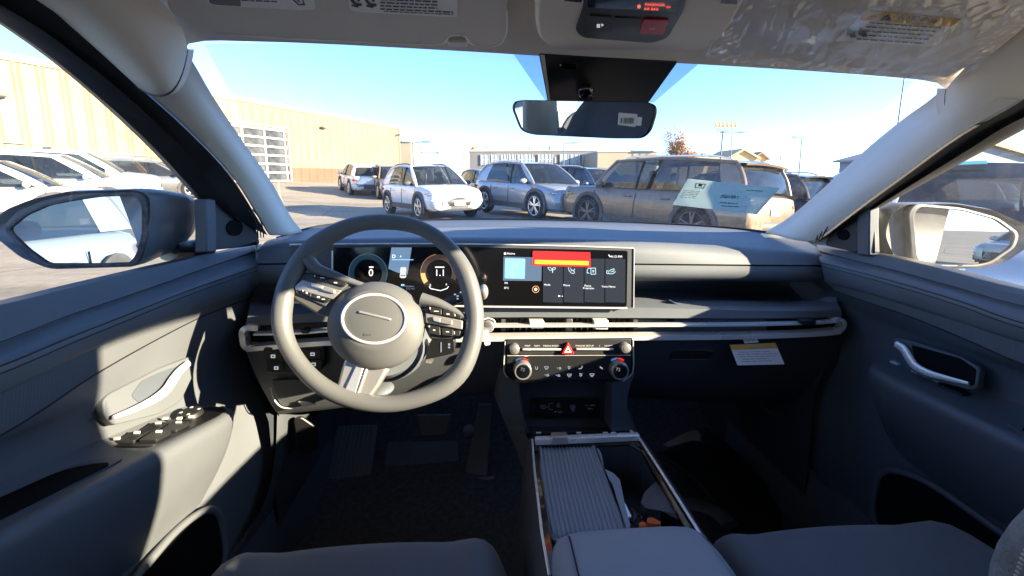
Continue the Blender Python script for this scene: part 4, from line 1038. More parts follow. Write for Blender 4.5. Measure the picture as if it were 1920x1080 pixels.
opl([(1103, 30), (1149, 33), (1147, 62), (1097, 58)], .0042, 'lamp_button', mBUT, 4)
opl([(1152, 33), (1203, 36), (1198, 65), (1150, 62)], .0036, 'lamp_cover', mSAT, 3)
opl([(1207, 37), (1254, 39), (1244, 65), (1198, 63)], .0046, 'call_button', mat('call button red', (.55, .02, .04), .4, var=0), 4)
opl([(1060, -6), (1093, -3), (1090, 5), (1058, 2)], .003, 'console_slot', mBLK, 2); opl([(1350, 6), (1382, 8), (1384, -10), (1358, -12)], .003, 'console_slot', mBLK, 2)
put_text(MB(), 'SOS', lambda a, b: OP.pt(1223 + a, 54.5 - b, .0052), 4, 0, 1.2).build('button_letters', mLBL, con, smooth=0)
eR = glow('indicator red', (1, .10, .06), .3)
put_text(MB(), 'PASSENGER', lambda a, b: OP.pt(1228 + a, 9.5 + a * .03 - b, .0040), 4.6, 0, 1.1).build('indicator_text', eR, con, smooth=0)
put_text(MB(), 'AIR BAG', lambda a, b: OP.pt(1221 + a, 17.5 + a * .03 - b, .0040), 4.6, 0, 1.1).build('indicator_text', eR, con, smooth=0)
put_text(MB(), 'OFF', lambda a, b: OP.pt(1253 + a, 14 + a * .03 - b, .0040), 3.4, 0, 1.1).build('indicator_text', eR, con, smooth=0)
MB().plate([OP.pt(1198 + 3 * math.cos(k / 10 * 6.28), 13 + 3 * math.sin(k / 10 * 6.28), .004) for k in range(10)], OP.n * -.0004).build('indicator_mark', eR, con)
MB().frame([OP.pt(x, y, .005) for x, y in ((1119, 46), (1125, 46), (1125, 52), (1119, 52))], [OP.pt(x, y, .005) for x, y in ((1121, 48), (1123, 48), (1123, 50), (1121, 50))], OP.n * -.0004).plate([OP.pt(x, y, .005) for x, y in ((1127, 45), (1132, 47), (1128, 50))], OP.n * -.0004).build('button_mark', mICON, con)
# sensor cover behind the mirror
scp = plane3(P(1012, 103, .795), P(1270, 118, .795), P(1120, 192, .875)); scp = Plane(scp.o, scp.n if scp.n.y < 0 else -scp.n)
so_ = rpoly([V(p) for p in ((1010, 100, 0), (1272, 116, 0), (1216, 194, 0), (1027, 192, 0))], 5)
cov = MB().plate([scp.pt(q.x, q.y) for q in so_], (0, .03, .03)).build('sensor_cover', mSAT, car, bevel=.004)
MB().plate([scp.pt(a, b, .001) for a, b in ((1013, 103), (1021, 103.5), (1032, 192), (1029, 192))], scp.n * -.004).build('cover_strip', mPIL, cov)
MB().dome(scp.pt(1098, 170, .0), scp.n, .017, .014, 20).build('rain_sensor', mBLK, cov)
MB().plate([scp.pt(a, b, .0012) for a, b in ((1051, 117), (1083, 119), (1081, 132), (1052, 130))], scp.n * -.003).build('cover_hatch', mBLK, cov, bevel=.001)
MB().dome(scp.pt(1051, 122, .001), scp.n, .0016, .001, 8).build('cover_light', mWHITE, cov)
# rear-view mirror
mo = [(959, 203), (963, 190), (980, 187), (1100, 189), (1216, 191), (1231, 198), (1232, 212), (1222, 246), (1206, 260), (1150, 260), (1000, 253), (976, 246)]
mp = P(1095, 224, .80); mn = mnorm(1095, 224, .80, (-.62, -1, -.16)).normalized()
MPp = Plane(mp, mn)
mo3 = [MPp.pt(q.x, q.y) for q in rpoly([V((a, b, 0)) for a, b in mo], [14, 8, 8, 4, 10, 8, 8, 12, 14, 8, 8, 18], 5)]
mc = sum(mo3, V()) / len(mo3)
rm = MB().rings([[mc + (p - mc) * f + mn * o_ for p in mo3] for f, o_ in ((.97, .0012), (1.0, -.002), (1.0, -.010), (.93, -.022), (.6, -.034), (.2, -.036))]).build('rear_view_mirror', mSAT, car, smooth=50)
MB().plate([mc + (p - mc) * .955 + mn * .0016 for p in mo3], mn * -.001).build('mirror_glass', mMIR, rm)
MB().tube([mp - mn * .02, P(1098, 196, .855), P(1098, 172, .875)], .013, 12, res=8).build('mirror_stem', mSAT, rm)
lb = [(1160, 211), (1195, 214), (1195, 219), (1204, 220), (1202, 236), (1192, 235), (1191, 238), (1158, 234)]
bl = MB().plate([MPp.pt(a, b, .0026) for a, b in lb], mn * -.0006).build('barcode_sticker', mWHITE)
tag(bl, 'white barcode sticker on the right end of the rear-view mirror', 'sticker')
mb = MB()
for x, w_ in ((1169.5, 2), (1172.5, 2.6), (1176, 1.2), (1178, 1.6), (1180.5, 3), (1184, 1), (1186, 2.2)):
    mb.plate([MPp.pt(a, b, .0030) for a, b in ((x, 220.5), (x + w_, 221), (x + w_ - .4, 232), (x - .4, 231.5))], mn * -.0003)
mb.plate([MPp.pt(a, b, .0030) for a, b in ((1164, 221), (1167, 221), (1166, 231), (1163, 231))], mn * -.0003).build('barcode', mat('barcode grey', (.25, .25, .25), .6), bl)
# ---------------------------------------------------------------- console between the seats
def quad(*p): return [P(*q) for q in p]
ZT = -.515
def T(px, py, dz=0): return PZ(px, py, ZT + dz)
# body: sides run down to the floor
cs = MB()
top_l = [T(1027, 1080), T(1022, 1030), T(1012, 960), T(1004, 890), T(999, 818)]
top_r = [T(1372, 1080), T(1322, 1012), T(1262, 915), T(1215, 842), T(1197, 815)]
top_l = [V((top_l[0].x, -.1, top_l[0].z))] + top_l; top_r = [V((top_r[0].x, -.1, top_r[0].z))] + top_r
def side(rw, sx):
    a = cr(rw, 30)
    return [a, [p + V((sx * .012, 0, -.012)) for p in a], [p + V((sx * .022, 0, -.09)) for p in a], [p + V((sx * .035, 0, -.25)) for p in a], [V((p.x + sx * .05, p.y, Hc - .92)) for p in a]]
console = cs.grid(side(top_l, -1)).grid(side(top_r, 1)).build('centre_console', mDARK, car, smooth=50)
# upright part under the climate panel: cheeks, niche and socket panel
mNIC = mat('niche plastic', (.075, .085, .10), .5, grain=.3, var=.05)
lw = [[P(940, 690, .90), P(936, 735, .90), P(941, 775, .90), P(962, 830, .89), P(985, 880, .86), P(1000, 930, .80)],
      [P(972, 700, .885), P(974, 738, .88), P(980, 780, .875), P(985, 812, .87), P(999, 845, .84), P(1008, 890, .79)]]
MB().loft([[p + V((-.02, .12, 0)) for p in lw[0]], lw[0], lw[1], [p + V((.004, .05, 0)) for p in lw[1]]], 24).build('console_cheek', mMIDD, console, smooth=50)
rw = [[P(1190, 700, .90), P(1178, 738, .90), P(1176, 775, .90), P(1190, 812, .89), P(1200, 826, .87)],
      [P(1150, 700, .885), P(1148, 738, .88), P(1147, 775, .875), P(1147, 806, .87), P(1150, 815, .86)]]
MB().loft([[p + V((.02, .12, 0)) for p in rw[0]], rw[0], rw[1], [p + V((-.004, .05, 0)) for p in rw[1]]], 24).build('console_cheek', mMIDD, console, smooth=50)
MB().loft([rowP([(960, 700, .93), (1175, 700, .93)]), rowP([(960, 790, .93), (1175, 790, .93)]), rowP([(970, 803, .92), (1170, 803, .92)]), rowP([(975, 812, .865), (1165, 812, .865)])], 8, 10).build('niche', mNIC, console, smooth=40)
UP = Plane(P(1063, 766, .925), (0, -1, .1))
def up_(pts, off, name, m, r=0, th=.004, par=None):
    q = [(a.x, a.y) for a in rpoly([V((a, b, 0)) for a, b in pts], r)] if r else pts
    return MB().plate([UP.pt(a, b, off) for a, b in q], UP.n * -th).build(name, m, par or console, bevel=.001)
sk_ = up_([(998, 748), (1128, 748), (1128, 783), (998, 783)], .004, 'socket_panel', mSAT, 7, .01)
mb = MB()
def uln(pts, wd=.9):
    for a, b in zip(pts[:-1], pts[1:]):
        d_ = V((b[0] - a[0], b[1] - a[1], 0)); nr = V((-d_.y, d_.x, 0)).normalized() * wd / 2
        A_, B_ = V((a[0], a[1], 0)), V((b[0], b[1], 0))
        mb.plate([UP.pt(q.x, q.y, .0046) for q in (A_ + nr, B_ + nr, B_ - nr, A_ - nr)], UP.n * -.0003)
uln([(1014, 760), (1023, 760), (1024, 763), (1022, 766), (1015, 766), (1013, 763), (1014, 760)]); uln([(1016, 762), (1021, 764)], 1.4); uln([(1025, 763), (1028, 763)])
uln([(1037, 756), (1030, 757), (1029, 763), (1030, 768), (1037, 768)]); uln([(1044, 760), (1050, 760), (1050, 763), (1044, 763), (1044, 760)]); uln([(1047, 756), (1047, 758)], 3)
uln([(1039, 772), (1044, 772)], 2); uln([(1047, 771), (1053, 771), (1054, 773), (1047, 774), (1047, 771)])
uln([(1070, 760), (1078, 760), (1079, 763), (1077, 766), (1071, 766), (1069, 763), (1070, 760)]); uln([(1072, 763), (1077, 763)], 2); uln([(1071, 768), (1077, 768), (1076, 771), (1072, 771)])
uln([(1097, 759.5), (1101, 760), (1102, 762)], 1.6); uln([(1106, 760), (1116, 760)], 2.4); uln([(1102, 766), (1111, 766.5)], 2.2)
mb.build('socket_mark', mat('dim blue print', (.35, .45, .55), .5, var=0), sk_)
MB().tube([UP.pt(1000, 752, .006), UP.pt(999.5, 776, .006), UP.pt(1003, 782, .006)], .0012, 6, res=8).tube([UP.pt(1127, 752, .006), UP.pt(1127, 780, .006)], .0012, 6).build('socket_edge', mMID, sk_)
# gloss-black surround with silver bar at its head
gl_o = [T(996, 822), T(1005, 812), T(1180, 806), T(1194, 812), T(1240, 878), T(1310, 990), T(1372, 1080), T(1330, 1080), T(1290, 1000), T(1205, 846), T(1180, 832), T(1010, 836), T(1012, 880), T(1034, 1010), T(1046, 1080), T(1028, 1080), T(1018, 1010), T(1002, 890)]
MB().plate(gl_o, (0, 0, -.012)).build('console_surround', mBLK, console, bevel=.002)
MB().tube([T(998, 824, .004), T(1002, 880, .004), T(1016, 1000, .004), T(1030, 1080, .004)], .0022, 6).build('console_trim', mCHR, console); MB().tube([T(1182, 808, .003), T(1195, 816, .004), T(1240, 885, .004), T(1306, 990, .004), T(1365, 1085, .004)], .0026, 6).build('console_trim', mCHR, console)
bar = MB().sweep([T(1003, 826, .006), T(1198, 818, .006)], [(-.006, -.008), (.004, -.008), (.006, -.004), (.006, .006), (-.006, .008)], (0, 0, 1)).build('shift_bar', mCHR, console, bevel=.002)
MB().sweep([T(1034, 824, .008), T(1064, 823, .008)], [(-.006, -.012), (.008, -.012), (.010, -.006), (.010, .008), (-.006, .01)], (0, 0, 1)).build('bar_knob', mCREAM, console, bevel=.002)
mb = MB()
for x in (1010, 1085, 1150, 1135):
    mb.box(T(x, 811.5, .003), (.010, .004, .002))
mb.build('console_button', mCHR, console)
# ribbed tray on the left
def TT(px, py): return PZ(px, py, ZT - .006)
tray_l = [TT(1011, 838), TT(1016, 890), TT(1026, 950), TT(1038, 1012)]
tray_r = [TT(1113, 838), TT(1132, 890), TT(1150, 940), TT(1172, 1004)]
a, b = cr(tray_l, 14), cr(tray_r, 14)
rows = []
NR = 15
for i in range(NR * 4 + 1):
    t = i / (NR * 4); h = .0016 if (i % 4) in (1, 2) else -.0006
    rows.append([p.lerp(q, t) + V((0, 0, h if 1 < i < NR * 4 - 1 else .004)) for p, q in zip(a, b)])
tr = MB().grid(rows).build('storage_tray', mTRAY, console, smooth=20, thick=.002)
MB().tube(cr(tray_l + [TT(1100, 1010), tray_r[3]] + tray_r[2::-1], 60, True), .0035, 8, closed=True).build('tray_rim', mTRAY, console)
# deep bin with cup holder on the right
binA = [T(1116, 838), T(1138, 890, 0), T(1156, 940), T(1180, 1006), T(1240, 1010), T(1302, 1000), T(1262, 925), T(1232, 872), T(1205, 846), T(1180, 836)]
bn = MB()
bn.grid([binA, [p + V((0, 0, -.004)) for p in binA], [p + (sum(binA, V()) / len(binA) - p) * .08 + V((0, 0, -.07)) for p in binA], [p + (sum(binA, V()) / len(binA) - p) * .12 + V((0, 0, -.085)) for p in binA]], closeu=True)
k = len(bn.v); bn.f.append(tuple(range(k - 10, k)))
bn.build('cup_bin', mDARK, console, smooth=30)
dv = [[T(1128, 868), T(1134, 880), T(1150, 888), T(1162, 900), T(1166, 918), T(1172, 950), T(1182, 985)], [T(1140, 894), T(1142, 900), T(1148, 908), T(1152, 920), T(1156, 935), T(1165, 962), T(1177, 1000)]]
MB().grid([[p + V((0, 0, -.07)) for p in dv[0]], [p + V((0, 0, .001)) for p in dv[0]], [p + V((0, 0, .001)) for p in dv[1]]]).build('cup_divider', mTRAY, console, smooth=30)
dv2 = [[T(1240, 884), T(1222, 898), T(1208, 912), T(1202, 930), T(1212, 940), T(1240, 945)], [T(1250, 898), T(1248, 915), T(1256, 930), T(1270, 950), T(1275, 960), T(1282, 975)]]
MB().grid([[p + V((0, 0, -.08)) for p in dv2[0]], [p + V((0, 0, -.012)) for p in dv2[0]], [p + V((0, 0, -.004)) for p in dv2[1]]]).build('cup_divider', mNIC, console, smooth=30)
MB().plate([T(1232, 940, -.02), T(1239, 938, -.02), T(1236, 958, -.03), T(1226, 962, -.03)], (0, 0, -.004)).plate([T(1166, 944, -.01), T(1172, 943, -.01), T(1184, 968, -.012), T(1178, 970, -.012)], (0, 0, -.004)).build('cup_clip', mCHR, console)
# keys lying in the bin
ky = MB().tube([T(1186, 956, -.02), T(1190, 966, -.018), T(1186, 978, -.018), T(1180, 968, -.02)], .0045, 8, res=14).tube([T(1196 + 9 * math.cos(a_ * .4), 976 + 9 * math.sin(a_ * .4), -.016) for a_ in range(16)], .0016, 6).build('car_key', mSAT)
tag(ky, 'black car key with wire ring lying in the cup bin behind the ribbed tray', 'key')
mKO = mat('key tag orange', (.85, .16, .03), .45, var=.03)
kt = MB().plate(rpoly([T(1212, 978, -.002), T(1222, 976, .002), T(1240, 986, .002), T(1236, 990, 0), T(1214, 988, -.004)], .004), (0, 0, .006)).ell(T(1206, 986, -.004), (.007, .006, .005), 10, 6).build('key_fob_charm', mKO)
tag(kt, 'bright orange rubber key charm poking up from the cup bin by the armrest', 'charm')
# armrest lid
def armsec(y, x0, x1, zt, drop):
    c = (x0 + x1) / 2; h = (x1 - x0) / 2; out = []
    for k_ in range(28):
        a_ = 2 * math.pi * k_ / 28; ca, sa = math.cos(a_), math.sin(a_)
        out.append(C3(c + h * math.copysign(abs(ca) ** .35, ca), y, zt - drop + drop * math.copysign(abs(sa) ** (.45), sa) + (.004 * (1 - ca * ca) if sa > 0 else 0)))
    return out
secs = [(.538, .120, .270, -.512, .005), (.534, .100, .292, -.498, .014), (.515, .084, .306, -.486, .03), (.48, .079, .312, -.481, .04), (.34, .076, .316, -.477, .045), (.12, .076, .316, -.476, .045), (-.05, .08, .31, -.485, .04)]
am = MB().rings([armsec(*s_) for s_ in secs]).build('centre_armrest', mARM, car, smooth=60, sub=1)
MB().tube([C3(.112, .537, -.507), C3(.110, .515, -.4865), C3(.108, .45, -.4775), C3(.107, .25, -.4745)], .0012, 5, res=20).build('stitching', mSEAL, am); MB().tube([C3(.292, .51, -.490), C3(.298, .48, -.483), C3(.301, .34, -.479), C3(.301, .15, -.477)], .0009, 5, res=20).build('stitching', mSEAL, am)

# ---------------------------------------------------------------- floor, pedals, kick panels
fl = MB().loft([[C3(x, -1.4, -.86) for x in (-.62, .16, .94)], [C3(x, .2, -.90) for x in (-.62, .16, .94)], [C3(x, .8, -.92) for x in (-.62, .16, .94)], [C3(x, 1.2, -.92) for x in (-.62, .16, .94)], [C3(x, 1.45, -.90) for x in (-.62, .16, .94)], [C3(x, 1.62, -.74) for x in (-.62, .16, .94)], [C3(x, 1.66, -.36) for x in (-.62, .16, .94)]], 20, 40).build('floor_carpet', mCARP, car, smooth=60)
mb = MB()
for pts in ([(560, 1000, 1.05), (585, 950, 1.17), (600, 925, 1.24)], [(668, 960, 1.15), (672, 985, 1.1)], [(845, 985, 1.11), (870, 935, 1.22), (880, 920, 1.25)]):
    mb.tube([p + V((0, 0, .012)) for p in rowP(pts)], .004, 6, res=10)
mb.build('carpet_seam', mBLKM, fl)
mPED = mat('pedal rubber', (.19, .20, .215), .6, var=.1)
def ribbed(q, n_, name, m, parent, th=.02, along=True):
    """a pad with raised ribs between its four corners tl, tr, br, bl"""
    tl, tr_, br, bl_ = q; nrm = (tr_ - tl).cross(bl_ - tl).normalized()
    if nrm.y > 0: nrm = -nrm
    o = MB().plate([tl, tr_, br, bl_], nrm * -th).build(name, m, parent, bevel=.003)
    mb = MB()
    for i in range(n_):
        t0, t1 = (i + .62) / (n_ + .5), (i + .88) / (n_ + .5)
        mb.plate([tl.lerp(tr_, t0) + nrm * .0006, tl.lerp(tr_, t1) + nrm * .0006, bl_.lerp(br, t1) + nrm * .0006, bl_.lerp(br, t0) + nrm * .0006], nrm * .003)
    mb.build(name + '_rib', m, o)
    return o
ribbed(quad((632, 798, 1.36), (706, 796, 1.36), (690, 925, 1.22), (603, 922, 1.22)), 9, 'footrest', mPED, car)
ribbed(quad((781, 779, 1.28), (845, 778, 1.28), (838, 814, 1.26), (789, 817, 1.26)), 9, 'brake_pedal', mPED, car)
pa = ribbed(quad((898, 757, 1.33), (922, 757, 1.33), (914, 892, 1.22), (872, 890, 1.24)), 5, 'accelerator_pedal', mPED, car)
MB().tube([P(865, 893, 1.235), P(872, 902, 1.225), P(928, 896, 1.20)], .006, 6).build('pedal_hinge', mPED, pa)
MB().ell(P(880, 808, 1.3), (.02, .02, .02)).build('pedal_arm', mPED, pa)
MB().plate(rpoly(quad((726, 828, 1.36), (860, 826, 1.36), (862, 905, 1.24), (714, 912, 1.24)), .01), (0, .01, -.01)).build('heel_pad', mat('heel pad rubber', (.12, .124, .132), .6, var=.1), car, bevel=.003)
kl = MB().loft([rowP([(520, 775, .97), (556, 778, 1.0), (600, 770, 1.2)]), rowP([(516, 850, .95), (548, 850, 1.05), (600, 840, 1.3)]), rowP([(500, 930, .90), (540, 930, 1.05), (585, 925, 1.25)]), rowP([(440, 1040, .80), (500, 1020, .95), (560, 990, 1.12)]), rowP([(380, 1120, .72), (440, 1100, .85), (510, 1060, .95)])], 24, 24).build('kick_panel', mMID, car, smooth=60)
MB().plate(rpoly(quad((553, 782, .985), (566, 778, .99), (597, 800, 1.0), (597, 842, 1.02), (560, 852, 1.0)), .012), (0, -.008, 0)).build('bonnet_release', mSAT, kl, bevel=.003)
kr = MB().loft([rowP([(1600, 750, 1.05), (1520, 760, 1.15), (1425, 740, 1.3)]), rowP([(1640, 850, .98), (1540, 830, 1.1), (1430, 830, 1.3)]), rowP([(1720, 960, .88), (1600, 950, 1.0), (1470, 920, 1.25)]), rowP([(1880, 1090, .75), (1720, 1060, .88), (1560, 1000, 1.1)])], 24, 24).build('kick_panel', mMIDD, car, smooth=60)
MB().tube(rowP([(1424, 745, 1.1), (1428, 760, 1.08), (1445, 774, 1.07), (1470, 776, 1.07), (1477, 770, 1.08), (1482, 744, 1.1)]), .0025, 6, res=24).build('hook_edge', mMID, kr)
for sx in (-1, 1):
    m3 = (lambda p: p) if sx < 0 else mirx
    MB().grid([[m3(C3(-.50 - .05 * (z > -.5), y, z)) for y in (.95, 1.1, 1.3, 1.7)] for z in (-.95, -.75, -.55, -.35, -.21)]).build('footwell_side', mDARK, fl, smooth=60)
for sx in (-1, 1):
    m3 = (lambda p: p) if sx < 0 else mirx
    MB().grid([[m3(C3(-.515, y, -.76)) for y in (-.2, .4, 1.0, 1.3)], [m3(C3(-.50, y, -.82)) for y in (-.2, .4, 1.0, 1.3)], [m3(C3(-.49, y, -.95)) for y in (-.2, .4, 1.0, 1.3)]]).grid([[m3(C3(-.515, y, -.76)) for y in (-.2, .4, 1.0, 1.3)], [m3(C3(-.60, y, -.75)) for y in (-.2, .4, 1.0, 1.3)]]).build('door_sill', mMIDD, car, smooth=50)
MB().grid([[C3(x, 1.68, z) for x in (-.6, .16, .92)] for z in (-.7, -.22)]).build('bulkhead', mDARK, fl)
# dash side closing panels between door and dashboard
MB().grid([[P(458, 612, .93), P(470, 690, .94), P(500, 745, .95), P(524, 780, .97)], [P(452, 600, 1.12), P(470, 680, 1.12), P(505, 740, 1.1), P(535, 775, 1.1)]]).build('dash_side', mDARK, dash, smooth=60)
MB().grid([[P(484, 455, 1.02), P(478, 495, .99), P(470, 560, .97), P(460, 615, .95)], [P(470, 450, 1.16), P(466, 495, 1.16), P(455, 560, 1.16), P(450, 615, 1.16)]]).build('dash_side', mDASH, dash, smooth=60)
MB().grid([[P(1550, 462, 1.04), P(1551, 497, 1.0), P(1568, 545, .985), P(1580, 600, .955), P(1570, 690, .96), P(1540, 745, 1.02)], [P(1570, 460, 1.2), P(1572, 497, 1.2), P(1590, 560, 1.2), P(1600, 610, 1.2), P(1590, 690, 1.2), P(1560, 745, 1.2)]]).build('dash_side', mDARK, dash, smooth=60)

# loose things: floor mat on the passenger side and a scrap of paper
fm_ = MB().loft([quad((1232, 850, 1.17), (1270, 838, 1.22), (1320, 800, 1.27)), quad((1300, 900, 1.06), (1350, 880, 1.10), (1390, 860, 1.16)), quad((1350, 960, .97), (1410, 950, 1.0), (1450, 935, 1.06)), quad((1400, 1040, .85), (1450, 1030, .88), (1490, 1010, .95))], 16, 16).build('floor_mat', mat('mat rubber', (.012, .013, .016), .6, grain=.5, gscale=300, var=.1), thick=.008)
tag(fm_, 'dark rubber floor mat lying in the passenger footwell', 'mat')
sp_ = MB().loft([quad((1243, 834, 1.10), (1262, 823, 1.115), (1300, 806, 1.13), (1315, 812, 1.14)), quad((1252, 838, 1.095), (1272, 833, 1.10), (1300, 826, 1.115), (1314, 828, 1.12))], 12, 6).build('paper_scrap', mat('scrap paper', (.42, .40, .37), .8, var=.05), thick=.002)
tag(sp_, 'pale crumpled paper scrap at the front edge of the passenger mat', 'paper')
MB().tube([P(1272, 945, .98), P(1310, 948, .96), P(1345, 962, .93), P(1370, 985, .88)], .022, 12, res=20, flat=.4, up=(0, 0, 1)).build('seat_rail_cover', mMID, car, smooth=60)

# ---------------------------------------------------------------- seats
def seat(cx, label, zf=-.575, fy=.712, wd=.255):
    dy = fy - .712
    def sec(y, zt, k, w_=None):
        y += dy; w_ = (w_ or .255) * wd / .255
        out = []
        for i in range(29):
            t = -1 + 2 * i / 28; a_ = abs(t)
            bol = .016 * max(0, math.cos((a_ - .80) / .22 * math.pi / 2)) if a_ > .58 else 0
            edge = -.11 * max(0, (a_ - .80) / .20) ** 1.8
            out.append(C3(cx + t * w_ * (.92 + .08 * k), y, zt + (bol * .8 + edge) * k - .020 * a_ * a_))
        return out
    rows = [sec(.640, zf - .30, .3, .22), sec(.690, zf - .20, .4, .235), sec(.712, zf - .10, .5, .24), sec(.706, zf - .035, .6, .245), sec(.675, zf - .005, .8), sec(.62, zf + .004, 1), sec(.50, zf - .006, 1), sec(.35, zf - .022, 1), sec(.18, zf - .035, 1), sec(.05, zf - .02, 1)]
    s_ = MB().loft(rows, 40, 40).build('seat', mSEAT, car, smooth=70)
    s_['label'] = label
    for sx in (-1, 1):
        MB().tube([C3(cx + sx * .165, .712 + dy, zf - .11), C3(cx + sx * .166, .70 + dy, zf - .04), C3(cx + sx * .168, .66 + dy, zf - .010), C3(cx + sx * .168, .5 + dy, zf - .013), C3(cx + sx * .165, .3 + dy, zf - .03)], .0016, 5, res=24).build('seat_seam', mSEAL, s_)
    # backrest, reclined, with side bolsters
    def bsec(y, z, w_, th, bl):
        out = []
        for i in range(25):
            t = -1 + 2 * i / 24; a_ = abs(t)
            b_ = bl * max(0, math.cos((a_ - .82) / .24 * math.pi / 2)) if a_ > .58 else 0
            out.append(C3(cx + t * w_, y + b_, z))
        for i in range(25):
            t = 1 - 2 * i / 24
            out.append(C3(cx + t * w_ * .96, y - th - .03 * (1 - t * t), z))
        return out
    off = -.04
    rows = [bsec(.13 + off, zf + .0, .22, .12, .02), bsec(.11 + off, zf + .12, .245, .13, .06), bsec(.06 + off, zf + .28, .25, .13, .075), bsec(.0 + off, zf + .42, .245, .12, .06), bsec(-.05 + off, zf + .53, .215, .10, .03), bsec(-.08 + off, zf + .595, .17, .07, .01), bsec(-.10 + off, zf + .61, .10, .03, 0)]
    MB().rings(rows).build('backrest', mSEAT, s_, smooth=70)
    MB().ell(C3(cx, -.14 + off, zf + .74), (.125, .045, .09), 20, 12).build('headrest', mSEAT, s_, smooth=80)
    MB().cyl(C3(cx - .05, -.13 + off, zf + .56), C3(cx - .05, -.14 + off, zf + .70), .006).cyl(C3(cx + .05, -.13 + off, zf + .56), C3(cx + .05, -.14 + off, zf + .70), .006).build('headrest_post', mCHR, s_)
    return s_
sd_ = seat(-.195, 'driver seat', -.548, .63, .238); sp2 = seat(.562, 'passenger seat', -.556, .615, .235)
# worn bolster of the passenger backrest at the right edge of the view
mWORN = mat('worn bolster leather', (.17, .165, .155), .6, grain=.9, gscale=220, var=.15, vscale=60, bumpd=.002)
bs = MB().tube([C3(.345, .02, .0), C3(.315, .12, -.09), P(2025, 960, .20), P(1965, 1010, .205), P(1928, 1070, .21), P(1915, 1150, .21), C3(.31, .20, -.36), C3(.33, .20, -.50)], [.02, .017, .014, .014, .015, .016, .02, .02], 18, res=40).build('seat_bolster', mWORN, sp2, smooth=70)
mb = MB()
for p in cr([P(1980, 975, .188), P(1930, 1020, .190), P(1905, 1080, .192)], 15): mb.ell(p, (.0007, .0012, .0009), 6, 4)
mb.build('bolster_stitch', mat('pale thread', (.5, .45, .38), .8, var=0), bs)

# ---------------------------------------------------------------- rear of the cabin (seen in the mirrors, and it holds the light)
def wall(pts, name, m, parent, th=.02):
    return MB().grid(pts).build(name, m, parent, smooth=40, thick=th)
for sx in (-1, 1):
    m3 = (lambda p: p) if sx < 0 else mirx
    wall([[m3(C3(-.578, .05, -.15)), m3(C3(-.578, -.18, -.15))], [m3(C3(-.56, .045, .06)), m3(C3(-.56, -.16, .06))], [m3(C3(-.535, .03, .25)), m3(C3(-.535, -.14, .25))]], 'door_pillar', mPIL, car, .03)
    rd = wall([[m3(C3(-.58, y, z)) for y in (-.25, -.7, -1.2, -1.45)] for z in (-.12, -.3, -.6, -.9)], 'rear_door', mMIDD, car)
    wall([[m3(C3(-.67, y, z)) for y in (-.25, -.7, -1.2, -1.9)] for z in (-.14, -.3, -.6, -.85)], 'outer_skin', mPAINT, rd)
    wall([[m3(C3(-.578, -1.0, -.14)), m3(C3(-.60, -1.35, -.12))], [m3(C3(-.535, -1.12, .23)), m3(C3(-.55, -1.5, .2))]], 'rear_pillar', mPIL, car, .03)
    MB().grid([[m3(C3(-.585, -.36, -.14)), m3(C3(-.585, -1.05, -.13))], [m3(C3(-.54, -.38, .235)), m3(C3(-.54, -1.12, .22))]]).build('window_glass', mGLS, rd, smooth=0)
wall([[C3(-.6, -1.5, z) for z in (-.9, -.3, -.1)], [C3(.92, -1.5, z) for z in (-.9, -.3, -.1)]], 'tailgate', mMIDD, car)
wall([[C3(-.5, -1.15, -.5), C3(.16, -1.18, -.5), C3(.82, -1.15, -.5)], [C3(-.5, -1.28, .0), C3(.16, -1.3, .02), C3(.82, -1.28, .0)]], 'rear_seat', mSEAT, car, .1)
wall([[C3(-.5, -.62, -.55), C3(.16, -.62, -.55), C3(.82, -.62, -.55)], [C3(-.5, -1.15, -.58), C3(.16, -1.15, -.58), C3(.82, -1.15, -.58)]], 'rear_seat_cushion', mSEAT, car, .1)
# roof skin outside
MB().loft([[p + V((0, .01, .035)) for p in H0], [C3(x, .2, z) for x, z in ((-.60, .27), (-.45, .335), (.16, .36), (.77, .335), (.92, .27))], [C3(x, -1.4, z) for x, z in ((-.60, .22), (-.45, .29), (.16, .32), (.77, .29), (.92, .22))]], 30, 12).build('roof', mPAINT, car, smooth=60)
# bonnet
MB().loft([rowP([(540, 452, 1.30), (760, 424, 1.52), (930, 421, 1.56), (1200, 428, 1.53), (1470, 452, 1.3)]), [C3(x, 1.9, z) for x, z in ((-.62, -.30), (-.3, -.24), (.16, -.225), (.62, -.24), (.94, -.30))], [C3(x, 2.5, z) for x, z in ((-.55, -.42), (-.3, -.36), (.16, -.34), (.62, -.36), (.87, -.42))], [C3(x, 2.65, z) for x, z in ((-.5, -.6), (-.3, -.58), (.16, -.56), (.62, -.58), (.82, -.6))]], 30, 20).build('bonnet', mPAINT, car, smooth=60)

# ---------------------------------------------------------------- loose papers
gp2 = [P(1368, 647, .880), P(1454, 643, .885), P(1471, 683, .868), P(1383, 685, .865)]
gt = MB().plate(gp2, (0, .0008, 0)).build('warning_tag', mWHITE)
tag(gt, 'white and orange paper tag hanging under the chrome trim above the glove box', 'tag')
gn = (gp2[1] - gp2[0]).cross(gp2[3] - gp2[0]).normalized(); gn = gn if gn.y < 0 else -gn
GP = Plane(gp2[0], gn)
MB().plate([GP.pt(a, b, .0008) for a, b in ((1368, 647), (1454, 643), (1458.5, 653), (1371.5, 656.5))], gn * -.0004).build('orange_header', mORG, gt)
mb = MB()
for k_, (x0, x1) in enumerate(((1385, 1445), (1383, 1458), (1388, 1455), (1392, 1440), (1390, 1450))): lines(mb, GP, x0, x1, 660 + k_ * 4.4, 1.0, .0012, -.03, 16, 2)
lines(mb, GP, 1405, 1445, 650.5, 2, .0016, -.04, 9, 1.5)
mb.build('tag_print', mat('grey print', (.35, .38, .42), .7), gt)
